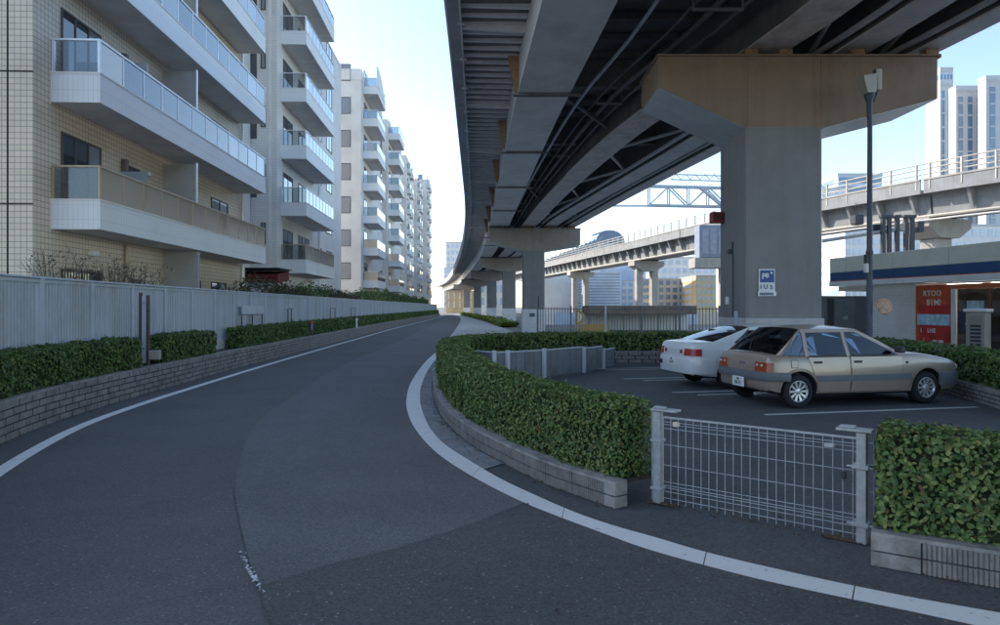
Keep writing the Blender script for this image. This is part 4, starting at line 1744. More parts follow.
# expansion joints on the end wall
for z in (2.95 * k + 3.95 for k in range(-1, 7)):
    MB().box(-.004, .0, .0, 14, z - .018, z + .018).obj('joint', m_mortar, A_)
MB().box(-.004, 0, .53, .57, 0, 23.4).obj('joint', m_mortar, A_)
for k in range(7):
    zb = 3.46 + 2.95 * k
    balcony(A_, .62, 13.2, 1.12, zb, npan=12, gmat=m_gl_tan if k == 0 else m_gl_blue, rail=m_bronze if k == 0 else m_alu)
    fl = zb + .22
    window_part(A_, 1.0, 2.7, fl + .05, fl + 2.15, split=3)
    window_part(A_, 4.15, 4.75, fl + .75, fl + 2.0, split=1)
    window_part(A_, 7.2, 8.9, fl + .05, fl + 2.1, split=2)
    window_part(A_, 10.2, 11.9, fl + .05, fl + 2.1, split=2)
    MB().box(6.28, 6.33, -1.02, -.004, fl, fl + 2.5).obj('partition', m_partition, A_)
    MB().box(6.25, 6.36, -1.06, -1.02, fl, fl + 2.55).obj('partition_post', m_alu, A_)
    lamp = MB().bbox(3.72, 3.86, -.16, -.003, fl + 1.75, fl + 2.1, .02)
    lamp.obj('wall_lamp', mat('lamp_bronze', (.12, .10, .09), .5), A_)
    MB().bbox(5.15, 5.32, -.12, -.003, fl + 1.9, fl + 2.02, .02).obj('vent_hood', m_alu, A_)
    # air conditioner outside unit on the balcony floor
    ac = MB().bbox(5.2, 5.95, -.5, -.14, fl + .05, fl + .62, .02).obj('air_conditioner', m_white, A_)
    MB().lathe([(.0, -.505), (.2, -.508), (.21, -.502)], 16, Matrix.Translation((5.5, 0, fl + .33)) @ Matrix.Rotation(R(-90), 4, 'X') @ Matrix.Scale(-1, 4, (0, 0, 1))).obj('fan_grille', m_wframe, ac)
    # clear windbreak panel
    MB().box(3.25, 3.28, -.95, -.1, fl + .6, fl + 1.65).obj('windbreak', m_gl_frost, A_)
# ground floor: barred window, door, downpipe, side window
w = window_part(A_, 1.0, 2.7, 1.1, 2.55, split=2)
for i in range(15):
    MB().box(1.03 + i * .115, 1.05 + i * .115, -.09, -.07, 1.05, 2.6).obj('bar', m_wframe, w)
window_part(A_, 4.35, 4.8, 1.2, 2.45, split=1)
window_part(A_, 7.4, 9.2, .9, 2.6, split=2)
window_part(A_, 10.2, 11.7, .9, 2.6, split=2)
MB().tube([(3.9, -.08, 0), (3.9, -.08, 3.4)], .05, 8).obj('downpipe', m_bronze, A_)
MB().tube([(13.45, -.08, 0), (13.45, -.08, 23.3)], .05, 8).obj('downpipe', m_alu, A_)
MB().box(6.28, 6.4, -1.1, -.004, 0, 3.4).obj('partition', m_partition, A_)
MB().bbox(2.1, 2.35, -.2, -.003, 2.95, 3.1, .03).obj('floodlight', m_white, A_)
# link wall set back between blocks A and B
lk = thing('link_wall', 'recessed cream stair wall between the two nearest apartment blocks', 'wall', (wall_at(28.85) - .0, 28.85, 0), ANG)
MB().box(.02, 4.7, 1.3, 10, -.05, 20.6).obj('wall', t_pale, lk)
for k in range(6):
    window_part(lk, .8, 2.2, 4.6 + 2.95 * k, 6.0 + 2.95 * k, y=1.3, split=2)

# ---- block B
B_ = block_root('second apartment block with pale brick end wall and stacked glass balconies', 33.6)
MB().box(0, 9.4, 0, 14, -.05, 21.3).obj('wall', t_grey, B_)
MB().box(9.42, 18.6, .35, 14, -.05, 20.3).obj('rear_wing', t_grey, B_)
MB().box(-.02, 9.4, -.02, 14, 21.31, 22.1).obj('roof_parapet', t_band, B_)
MB().box(9.42, 18.62, .33, 14, 20.31, 20.5).obj('roof_parapet', m_soffit, B_)
MB().box(-.004, 0, .28, .42, 0, 21).obj('joint', m_soffit, B_)
for k in range(6):
    zb = 3.40 + 2.95 * k
    balcony(B_, .75, 7.9, 1.28, zb, npan=9, gmat=m_gl_tan if k == 0 else (m_gl_frost if k < 3 else m_gl_blue), rail=m_bronze if k == 0 else m_alu)
    fl = zb + .22
    window_part(B_, 1.1, 2.9, fl + .05, fl + 2.1, split=2)
    window_part(B_, 4.2, 6.6, fl + .05, fl + 2.1, split=3)
    window_part(B_, 10.4, 11.6, fl + .3, fl + 2.0, split=1, y=.35)
    window_part(B_, 13.2, 15.0, fl + .3, fl + 2.0, split=2, y=.35)
    window_part(B_, 1.0, 2.2, fl + .6, fl + 2.0, split=2, face='end')
    MB().bbox(3.3, 3.9, -.4, -.1, fl + .05, fl + .6, .02).obj('air_conditioner', m_white, B_)
window_part(B_, 1.1, 3.0, .9, 2.6, split=2)
window_part(B_, 4.4, 6.4, .9, 2.6, split=2)
for k in range(5):
    window_part(B_, .55, .8, 4.8 + 2.95 * k, 5.9 + 2.95 * k, split=1, face='end')
MB().tube([(9.2, -.07, 0), (9.2, -.07, 21)], .05, 8).obj('downpipe', m_alu, B_)


# ---- blocks C to G, receding
def far_block(label, y0, ln, roof, wallm, bal, v, nb, endwin, npan=5, step_back=0.0, gl=None, side=0.0):
    t = block_root(label, y0)
    t.location.x += side
    MB().box(0, ln, 0, 13, -.05, roof - 1.0).obj('wall', wallm, t)
    MB().box(-.03, ln + .03, -.03, 13, roof - .99, roof).obj('roof_parapet', t_pale, t)
    MB().box(1.2, ln - 2.5, 3.0, 9, roof + .002, roof + 1.6).obj('roof_house', t_pale, t)
    for k in range(nb):
        zb = 3.4 + 2.95 * k
        fl = zb + .22
        for (u0, u1) in bal:
            balcony(t, u0, u1, v, zb, npan=npan, gmat=gl or (m_gl_blue if k > 1 else m_gl_tan), detail=False)
            window_part(t, u0 + .4, min(u0 + 2.3, u1 - .2), fl + .05, fl + 2.1, split=2)
        for (a, b) in endwin:
            window_part(t, a, b, fl + .5, fl + 2.0, split=1, face='end', pane=m_pane2)
        window_part(t, ln - 1.6, ln - .5, fl + .4, fl + 2.0, split=1)
    return t


C_ = far_block('third apartment block with windowed end wall and curved roof corner', 59.5, 14.5, 22.9, t_pale, [(1.3, 6.8)], 1.32, 7, [(.9, 1.9)])
# curved top screen of block C
q = MB()
pr = [(1.3, 21.7), (1.3, 23.6)] + [(1.3 + 5.5 * k / 8, 23.6 - 1.9 * (k / 8) ** 2.2) for k in range(1, 9)]
q.extr([(u, -1.32, z) for u, z in pr], (0, .12, 0))
q.obj('roof_screen', t_band, C_)
D_ = far_block('fourth apartment block with a narrow stack of wide balconies', 76.5, 15.5, 23.2, t_pale, [(.9, 6.5)], 1.3, 7, [(1.0, 2.0)], side=.25)
E_ = far_block('fifth apartment block with warm-lit small windows on a plain end wall', 95.5, 12.5, 23.4, t_pale, [(1.2, 3.2), (5, 7.4)], .5, 7, [(1.0, 1.7), (3.0, 3.7)], npan=2, side=.6)
F_ = far_block('sixth apartment block, narrow, just before the last one', 111, 9.5, 23.0, t_grey, [(1.0, 2.6), (4.5, 6.5)], .5, 7, [(1.2, 2.0), (3.2, 3.9)], npan=2, side=.9)
H_ = far_block('last and farthest apartment block of the row, next to the gap of sky', 124, 13, 25.4, t_grey, [(1.0, 3.2), (5.5, 8.0)], .5, 8, [(.8, 1.6), (2.6, 3.4)], npan=2, side=1.7)

# ================================================================== DISTANT BUILDINGS
m_far_w = mat('far_white', (.60, .58, .56), .8, var=.05, vscale=.3)
m_far_g = mat('far_grey', (.40, .42, .45), .8, var=.05, vscale=.3)
m_far_b = mat('far_beige', (.52, .45, .36), .8, var=.06, vscale=.3)
m_far_o = mat('far_ochre', (.55, .42, .24), .8, var=.1, vscale=.5)
m_far_glass = mat('far_glass', (.10, .17, .26), .15, var=.15, vscale=.2, spec=.9)
m_far_glass2 = mat('far_glass_pale', (.36, .44, .54), .2, var=.15, vscale=.2, spec=.9)
m_far_roof = mat('far_roof', (.12, .17, .24), .5, var=.1)


def city_block(label, px0, px1, ptop, y, depth, m, style='grid', cols=5, rows=6, glass=None, pbase=None, lab2=None, cat='building', wfrac=.62, group='distant city buildings'):
    """box with its own windows; placed by bearing and distance"""
    x0, x1 = (px0 - 500) / FPX * y, (px1 - 500) / FPX * y
    zt = CAMH + (HORIZ - ptop) / FPX * y
    glass = glass or m_far_glass
    t = wthing('city_building', label, cat, ((x0 + x1) / 2, y, 0), group)
    MB().box(x0, x1, y, y + depth, -.05, zt).obj('wall', m, t)
    MB().box(x0 - .01 * (x1 - x0), x1 + .01 * (x1 - x0), y - .15, y + depth, zt + .01, zt + .02 * zt).obj('roof', m_far_g, t)
    W_ = x1 - x0
    z0 = 1.5
    if style == 'grid':
        for c in range(cols):
            for r_ in range(rows):
                a = x0 + W_ * (c + .5 - wfrac / 2) / cols
                b = x0 + W_ * (c + .5 + wfrac / 2) / cols
                za = z0 + (zt - z0) * (r_ + .2) / rows
                zb = z0 + (zt - z0) * (r_ + .78) / rows
                q = MB()
                q.box(a, b, y - .06, y - .01, za, zb)
                q.obj('window', glass, t)
    elif style == 'strips':
        for c in range(cols):
            a = x0 + W_ * (c + .5 - wfrac / 2) / cols
            b = x0 + W_ * (c + .5 + wfrac / 2) / cols
            q = MB()
            q.box(a, b, y - .2, y - .02, z0, zt - .03 * zt)
            w = q.obj('window', glass, t)
            for r_ in range(rows):
                za = z0 + (zt - z0) * (r_ + .9) / rows
                MB().box(a - .05, b + .05, y - .3, y - .21, za - .06 * zt / rows, za + .06 * zt / rows).obj('spandrel', m, w)
    elif style == 'bands':
        for r_ in range(rows):
            za = z0 + (zt - z0) * (r_ + .25) / rows
            zb = z0 + (zt - z0) * (r_ + .85) / rows
            MB().box(x0 + .02 * W_, x1 - .02 * W_, y - .1, y - .01, za, zb).obj('window', glass, t)
    # windows on the left flank (towards the sun)
    for r_ in range(rows if style != 'strips' else 0):
        za = z0 + (zt - z0) * (r_ + .25) / rows
        zb = z0 + (zt - z0) * (r_ + .8) / rows
        MB().box(x0 - .06, x0 - .01, y + .15 * depth, y + .85 * depth, za, zb).obj('window', glass, t)
    return t


# towers at the upper right
m_tower = mat('tower_pale', (.40, .405, .42), .7, var=.05, vscale=.2)
city_block('slim pink-white tower at the left of the high-rise cluster', 940, 953, 84, 330, 11, m_tower, 'strips', 2, 16, m_far_glass, wfrac=.4)
city_block('tall blue glass tower rising behind the white high-rises', 940, 953, 72, 400, 6, m_far_glass2, 'grid', 4, 22, m_far_glass)
city_block('white high-rise with dark glass strips, centre of the cluster', 956, 984, 90, 310, 5, m_tower, 'strips', 3, 18, m_far_glass, wfrac=.45)
city_block('broad white high-rise at the right edge of the photo', 986, 1024, 80, 300, 5, m_tower, 'strips', 3, 20, m_far_glass, wfrac=.42)
# skyline under and beyond the railway
city_block('pale slab tower just right of the white-plinthed pier', 549, 566, 268, 230, 12, m_far_w, 'grid', 3, 9, m_far_glass2)
city_block('second pale slab tower behind the picket fence', 567, 583, 271, 240, 12, m_far_w, 'grid', 3, 8, m_far_glass2)
city_block('blue glass office block left of the twin railway columns', 583, 621, 273, 190, 16, m_far_glass2, 'bands', 1, 12, m_far_glass)
city_block('low white building between glass office and twin columns', 621, 640, 281, 210, 14, m_far_w, 'grid', 3, 4, m_far_glass2)
city_block('beige apartment building with grid of dark windows beyond the fence', 651, 692, 279, 130, 14, m_far_b, 'grid', 6, 4, m_far_glass)
city_block('white office block with blue windows seen under the railway', 654, 716, 258, 180, 16, m_far_w, 'grid', 9, 6, m_far_glass2)
city_block('ochre building beside the left edge of the big pier', 696, 716, 276, 120, 12, m_far_o, 'grid', 4, 5, m_far_g)
city_block('pale block seen left of the shop roof', 822, 846, 190, 150, 14, m_far_w, 'grid', 4, 10, m_far_glass2)
city_block('white office block behind the lamp post and shop sign', 845, 905, 226, 120, 14, m_far_w, 'grid', 9, 8, m_far_glass2)
city_block('low white block behind the shop roof at right edge', 900, 1010, 226, 130, 14, m_far_w, 'grid', 14, 6, m_far_glass2)
city_block('grey-blue domed building above the railway near the lamp post', 838, 882, 176, 260, 20, m_far_glass2, 'bands', 1, 14, m_far_glass)
city_block('pale far tower at the end of the street left of the overhead road', 446, 464, 243, 300, 18, m_far_w, 'grid', 4, 10, m_far_glass2)
city_block('stepped far building in front of the pale tower at street end', 444, 466, 268, 260, 14, m_far_w, 'bands', 1, 6, m_far_glass2)
city_block('sunlit ochre warehouse wall at the far end of the street', 446, 474, 291, 185, 10, m_far_o, 'strips', 5, 2, m_far_w, wfrac=.3)
city_block('cream shop row under the far overhead road', 479, 512, 270, 165, 10, m_far_w, 'grid', 5, 3, m_far_glass2)
# rounded arena roof seen over the railway
ar = wthing('arena_roof', 'blue-grey curved arena roof with a boom above the railway', 'building', (30, 210, 0), 'distant city buildings')
a0 = at(596, 307, 210)
q = MB()
pr = []
for k in range(13):
    th = math.pi * k / 12
    pr.append((a0[0] + 4.5 + 4.6 * -math.cos(th), 210, 22 + 3.9 * math.sin(th)))
q.extr(pr, (0, 14, 0))
q.obj('dome', m_far_roof, ar)
q = MB()
q.box(a0[0] - 3, a0[0] + 13, 212, 222, 0, 22)
q.obj('hall', m_far_glass2, ar)
MB().bar(at(592, 235.5, 209), at(606, 231, 209), .8, .5).obj('boom', m_far_roof, ar)
# long roof with ribs left of the arena
rf = wthing('ribbed_roof', 'long pale ribbed roof rising behind the railway railing', 'building', (14, 200, 0), 'distant city buildings')
pa, pb = at(541, 262, 200), at(600, 238, 200)
q = MB()
q.extr([(pa[0], 200, 0), (pb[0], 200, 0), (pb[0], 200, pb[2]), (pa[0], 200, pa[2])], (0, 12, 0))
q.obj('hall', m_far_w, rf)
for k in range(14):
    f0 = k / 14
    x = pa[0] + (pb[0] - pa[0]) * f0
    z = pa[2] + (pb[2] - pa[2]) * f0
    MB().bar((x, 199.6, z - 2.2), (x + 2.2, 199.6, z + 1.0), .35, .5).obj('roof_rib', m_far_roof, rf)

# ================================================================== CARS
def paint(name, col, metal=.25, rough=.32):
    return mat(name, col, rough, metal=metal, var=.03, vscale=3, coat=.55, spec=.5)


m_tyre = mat('tyre', (.018, .018, .02), .85, var=.15, vscale=30, bump=.2)
m_rim = mat('rim_silver', (.48, .49, .50), .35, metal=.6, var=.08, vscale=20)
m_carglass = glass_mat('car_glass', (.68, .74, .76), (.04, .06, .07), .08, .01, .8)
m_carglass_d = glass_mat('car_glass_tinted', (.42, .46, .46), (.03, .035, .04), .15, .01, .6)
m_inter = mat('car_interior', (.03, .032, .036), .85, var=.2)
m_seat = mat('car_seat', (.09, .085, .08), .95, var=.15, vscale=20)
m_blacktrim = mat('black_trim', (.03, .031, .034), .55, var=.1)
m_greytrim = mat('grey_bumper', (.115, .12, .135), .6, var=.1, vscale=6)
m_amber = mat('amber_lens', (.25, .035, .008), .2, var=.12, vscale=30, coat=.4)
m_redlens = mat('red_lens', (.30, .02, .025), .2, var=.12, vscale=30, coat=.4)
m_clear = mat('clear_lens', (.55, .57, .6), .15, var=.05, coat=.4)
m_plate = mat('number_plate', (.68, .70, .68), .5, var=.04)
m_plate_t = mat('plate_ink', (.03, .09, .07), .6)
m_gap = mat('panel_gap', (.012, .012, .013), .9, var=0)
m_under = mat('underbody', (.012, .012, .013), .9)


def itp(k):
    P = np.array(k, float)
    return lambda x: float(np.interp(x, P[:, 0], P[:, 1]))


def make_wheel(root, x, y, r, m_r, side):
    """side: -1 right, +1 left; axis along y"""
    w = .18
    rot = Matrix.Translation((x, y, r)) @ Matrix.Rotation(R(90 * side * -1), 4, 'X')
    prof = [(r * .62, -w * .5), (r * .72, -w * .52), (r * .93, -w * .46), (r * .985, -w * .38), (r, -w * .2), (r, w * .2), (r * .985, w * .38), (r * .93, w * .46), (r * .72, w * .52), (r * .64, w * .46)]
    ty = MB().lathe(prof, 32, rot).obj('wheel', m_tyre, root, smooth=40)
    q = MB()
    q.lathe([(r * .66, w * .44), (r * .62, w * .46), (r * .58, w * .40), (r * .55, w * .26)], 32, rot)      # rim lip
    q.lathe([(0, w * .40), (r * .14, w * .40), (r * .19, w * .36), (r * .22, w * .30), (r * .22, w * .2)], 20, rot)   # hub
    ns = 10
    for k in range(ns):
        a = 2 * math.pi * k / ns
        for sg in (-1, 1):
            c, s = math.cos(a), math.sin(a)
            hw_ = r * .045
            r0, r1 = r * .18, r * .58
            vs = []
            for rr, zz in ((r0, w * .36), (r1, w * .42)):
                wd = hw_ * (1 if rr == r0 else 1.7)
                for o, dz in ((-wd, 0), (wd, 0), (wd, -.03), (-wd, -.03)):
                    vs.append(tuple(rot @ Vector((c * rr - s * o, s * rr + c * o, zz + dz))))
        q.add(vs, [(0, 1, 5, 4), (1, 2, 6, 5), (2, 3, 7, 6), (3, 0, 4, 7), (4, 5, 6, 7)])
    q.obj('rim', m_r, ty, smooth=35)
    b = MB()
    b.lathe([(0, w * .12), (r * .6, w * .12)], 24, rot)
    b.obj('brake_disc', m_under, ty)
    return ty


def make_car(label, loc, rotz, cfg):
    t = thing('parked_car', label, 'car', loc, rotz, 'cars parked in the car park')
    Wf = itp(cfg['W'])
    Ff = itp(cfg['F'])
    zt = itp(cfg['top'])
    zb = itp(cfg['bot'])
    m_p = cfg['paint']
    hw_ = lambda x, z: Wf(x) * Ff(z)
    xs = cfg['xs']
    cab0, cab1 = cfg['cab']
    TT = [0, .06, .2, .4, .6, .8, .92, .975, 1.0]
    rings = []
    for x in xs:
        a, b = zb(x), zt(x)
        half = []
        for i, tt in enumerate(TT):
            z = a + (b - a) * tt
            y = hw_(x, z)
            if tt >= .975:
                y -= .018 if tt < 1 else .05
            if tt == 0:
                y -= .05
            half.append((y, z))
        cr = .025
        inn = cab0 < x < cab1
        tops = [(half[-1][0] * .86, b + (cr * .4 if not inn else -.02)), (half[-1][0] * .45, b + (cr * .9 if not inn else -.16)), (0, b + (cr if not inn else -.16))]
        L_ = half + tops
        ring = [(x, -y, z) for y, z in L_] + [(x, y, z) for y, z in L_[:-1][::-1]]
        ring.append((x, 0, a))
        rings.append(ring)
    bm_ = MB().loft(rings)
    me = bm_.mesh('body')
    me.materials.append(m_p)
    me.materials.append(m_inter)
    ob = bpy.data.objects.new('body', me)
    COL.objects.link(ob)
    # wheel arches
    for wx in cfg['wheels']:
        for sy in (-1, 1):
            c = MB()
            rot = Matrix.Translation((wx, sy * (cfg['track'] + .05), cfg['r'] + .012)) @ Matrix.Rotation(R(90), 4, 'X')
            n = 40
            ra = cfg['r'] + cfg.get('arch', .055)
            c.loft([[tuple(rot @ Vector((ra * math.cos(2 * math.pi * k / n), ra * math.sin(2 * math.pi * k / n), zz))) for k in range(n)] for zz in (-.24, .24)])
            co = bpy.data.objects.new('cut', c.mesh('cut'))
            COL.objects.link(co)
            md = ob.modifiers.new('b', 'BOOLEAN')
            md.operation = 'DIFFERENCE'
            md.solver = 'EXACT'
            md.object = co
            bpy.context.view_layer.update()
            nm = bpy.data.meshes.new_from_object(ob.evaluated_get(bpy.context.evaluated_depsgraph_get()))
            ob.modifiers.clear()
            ob.data = nm
            bpy.data.objects.remove(co)
    me = ob.data
    for p in me.polygons:
        c = p.center
        for wx in cfg['wheels']:
            if math.hypot(c.x - wx, c.z - cfg['r'] - .012) < cfg['r'] + cfg.get('arch', .055) + .012 and abs(p.normal.y) < .9:
                p.material_index = 1
            if math.hypot(c.x - wx, c.z - cfg['r'] - .012) < cfg['r'] + cfg.get('arch', .055) - .01:
                p.material_index = 1
        if cab0 - .02 < c.x < cab1 + .02 and p.normal.z > .5 and abs(c.y) < .8 * Wf(c.x):
            p.material_index = 1
        if p.normal.z < -.7:
            p.material_index = 1
    me.shade_smooth()
    me.set_sharp_from_angle(angle=R(38))
    ob.parent = t
    # -------- skin patches on the flank
    def patch(name, quad, off, m, parent=t, n=(8, 5), sides=(-1, 1), thick=.0):
        o = None
        for sy in sides:
            q = MB()
            vs = []
            for j in range(n[1] + 1):
                for i in range(n[0] + 1):
                    u, v = i / n[0], j / n[1]
                    x = (quad[0][0] * (1 - u) + quad[1][0] * u) * (1 - v) + (quad[3][0] * (1 - u) + quad[2][0] * u) * v
                    z = (quad[0][1] * (1 - u) + quad[1][1] * u) * (1 - v) + (quad[3][1] * (1 - u) + quad[2][1] * u) * v
                    vs.append((x, sy * (hw_(x, z) + off), z))
            k = n[0] + 1
            fs = [(j * k + i, j * k + i + 1, (j + 1) * k + i + 1, (j + 1) * k + i) for j in range(n[1]) for i in range(n[0])]
            # rim going inwards so that the patch has a thickness
            rim = [i for i in range(k)] + [j * k + n[0] for j in range(1, n[1] + 1)] + [n[1] * k + i for i in range(n[0] - 1, -1, -1)] + [j * k for j in range(n[1] - 1, 0, -1)]
            b = len(vs)
            vs += [(vs[i][0], vs[i][1] - sy * (off + .006), vs[i][2]) for i in rim]
            L2 = len(rim)
            fs += [(rim[i], rim[(i + 1) % L2], b + (i + 1) % L2, b + i) for i in range(L2)]
            q.add(vs, fs)
            o = q.obj(name, m, parent, smooth=40)
        return o
    for d in cfg['doors']:
        g = [(x + gx * .007, z + gz * .007) for (x, z), (gx, gz) in zip(d, ((-1, -1), (1, -1), (1, 1), (-1, 1)))]
        for sy in (-1, 1):
            patch('door_gap', g, .0025, m_gap, sides=(sy,))
            patch('door', d, .0055, m_p, sides=(sy,))
    for h in cfg['handles']:
        for sy in (-1, 1):
            q = MB()
            y = hw_(h[0], h[1])
            q.bbox(h[0] - .075, h[0] + .075, sy * y - .014 + sy * .008, sy * y + .014 + sy * .008, h[1] - .018, h[1] + .018, .007)
            q.obj('door_handle', m_blacktrim, t)
    for s_ in cfg['strips']:
        for sy in (-1, 1):
            patch('side_strip', s_, .013, m_greytrim, sides=(sy,), n=(10, 2))
    # -------- glasshouse
    zbelt, zroof = cfg['belt'], cfg['rail']
    yb = lambda x: hw_(x, zbelt) - .03
    yr = cfg['roofhalf']

    def gy(x, z):
        f = (z - zbelt) / (zroof - zbelt)
        f2 = max(0, min(1.05, f))
        xx = max(min(x, cfg['O'][0][0]), cfg['O'][3][0])
        b_ = yb(xx)
        return b_ + (yr(xx) - b_) * (f2 * .85 + .15 * f2 * f2)

    def gpoly(name, poly, m, inset=0.0, th=.03, sides=(-1, 1), parent=t):
        for sy in sides:
            # refine the outline
            P = []
            for i in range(len(poly)):
                a, b = poly[i], poly[(i + 1) % len(poly)]
                for k in range(4):
                    P.append((a[0] + (b[0] - a[0]) * k / 4, a[1] + (b[1] - a[1]) * k / 4))
            q = MB()
            nn = len(P)
            vs = [(x, sy * (gy(x, z) - inset), z) for x, z in P] + [(x, sy * (gy(x, z) - inset - th), z) for x, z in P]
            fs = [tuple(range(nn)), tuple(range(2 * nn - 1, nn - 1, -1))] + [(i, (i + 1) % nn, nn + (i + 1) % nn, nn + i) for i in range(nn)]
            q.add(vs, fs)
            q.obj(name, m, parent)
    for p in cfg['pillars']:
        gpoly('pillar', p[1], m_p if p[0] else m_blacktrim)
    for w in cfg['windows']:
        gpoly('side_window', w, m_carglass, inset=.008, th=.006)
        # dark rubber seal along the sill
        gpoly('window_seal', [(w[0][0], w[0][1] - .012), (w[1][0], w[1][1] - .012), (w[1][0], w[1][1] + .008), (w[0][0], w[0][1] + .008)], m_blacktrim, inset=-.004, th=.02)
    O1, O2, O3, O4 = cfg['O']
    # roof with crown and rounded edges
    rr = []
    for k in range(9):
        x = O3[0] + (O2[0] - O3[0]) * k / 8
        zc = zroof + cfg['crown'] * (1 - ((k - 4) / 4.6) ** 2) + .012
        ye = gy(x, zroof)
        rr.append([(x, ye * c, zroof + (zc - zroof) * (1 - abs(c) ** 2.6)) for c in (-1, -.93, -.75, -.4, 0, .4, .75, .93, 1)])
    q = MB().loft(rr, closed=False, caps=False)
    nv_ = len(q.v)
    q.obj('roof', m_p, t, smooth=50)
    # screens
    def screen(name, lo, hi, inset, m, nm_=6, bow=.06):
        q = MB()
        rows = []
        for j in range(nm_ + 1):
            f = j / nm_
            x = lo[0] + (hi[0] - lo[0]) * f
            z = lo[1] + (hi[1] - lo[1]) * f
            ye = gy(x, z) - inset
            row = []
            for c in np.linspace(-1, 1, 9):
                sg = 1 if lo[0] > hi[0] else -1
                row.append((x + sg * bow * (1 - c * c), ye * c, z + .012 * (1 - c * c) + .014 * math.sin(math.pi * f)))
            rows.append(row)
        q.loft(rows, closed=False, caps=False)
        return q.obj(name, m, t, smooth=60)
    screen('windscreen', (O1[0] - .015, O1[1]), (O2[0] - .01, O2[1]), .03, m_carglass)
    screen('rear_window', (O4[0] + .015, O4[1]), (O3[0] + .01, O3[1]), .04, m_carglass_d)
    # seats
    for sx, sw in cfg['seats']:
        for sy in (-.36, .36):
            q = MB().bbox(sx - .08, sx + .08, sy - .22, sy + .22, .45, 1.0, .04)
            q.bbox(sx - .08, sx + .06, sy - .12, sy + .12, 1.02, 1.17, .03)
            q.obj('seat', m_seat, t)
    q = MB().bbox(cfg['dash'] - .15, cfg['dash'] + .12, -.66, .66, .74, .9, .04)
    q.obj('dashboard', m_inter, t)
    q = MB()
    sw = Matrix.Translation((cfg['dash'] - .28, -.36, .9)) @ Matrix.Rotation(R(65), 4, 'Y')
    q.tube([tuple(sw @ Vector((.18 * math.cos(2 * math.pi * k / 20), .18 * math.sin(2 * math.pi * k / 20), 0))) for k in range(21)], .014, 6, caps=False)
    q.obj('steering_wheel', m_inter, t)
    # floor inside so that no daylight shows through the tub
    for wx in cfg['wheels']:
        for sy in (-1, 1):
            make_wheel(t, wx, sy * cfg['track'], cfg['r'], cfg['rim'], sy)
    for wx in cfg['wheels']:
        q = MB()
        q.tube([(wx, -cfg['track'], cfg['r']), (wx, cfg['track'], cfg['r'])], .04, 8)
        q.obj('axle', m_under, t)
    # bumpers: swept round the ends
    for bp in cfg['bumpers']:
        q = MB()
        pts = [(x, -y, 0) for x, y in bp['path']] + [(x, y, 0) for x, y in bp['path'][::-1][1:]]
        pts = [(p[0], p[1], 0) for p in crs([p[:2] for p in pts], 4)]
        z0, z1, th = bp['z0'], bp['z1'], bp['th']
        sg = bp['sg']
        q.loft(sweep(pts, [(-.03 * sg, z0 + .02), (th * .7 * sg, z0), (th * sg, z0 + .03), (th * sg, z1 - .035), (th * .7 * sg, z1), (-.03 * sg, z1)]))
        q.obj(bp['name'], bp['m'], t, smooth=40)
    for bx in cfg['boxes']:
        q = MB()
        q.bbox(*bx[2], bx[3])
        q.obj(bx[0], bx[1], t)
    for mx in (-1, 1):
        q = MB()
        x, z = cfg['mirror']
        y = hw_(x, cfg['belt'] - .02)
        q.bbox(x - .05, x + .06, mx * (y + .09) - .08, mx * (y + .09) + .08, z, z + .105, .02)
        q.bbox(x - .01, x + .04, mx * (y + .01) - .03, mx * (y + .01) + .03, z + .02, z + .07, .01)
        q.obj('side_mirror', m_blacktrim, t)
    return t, hw_, patch


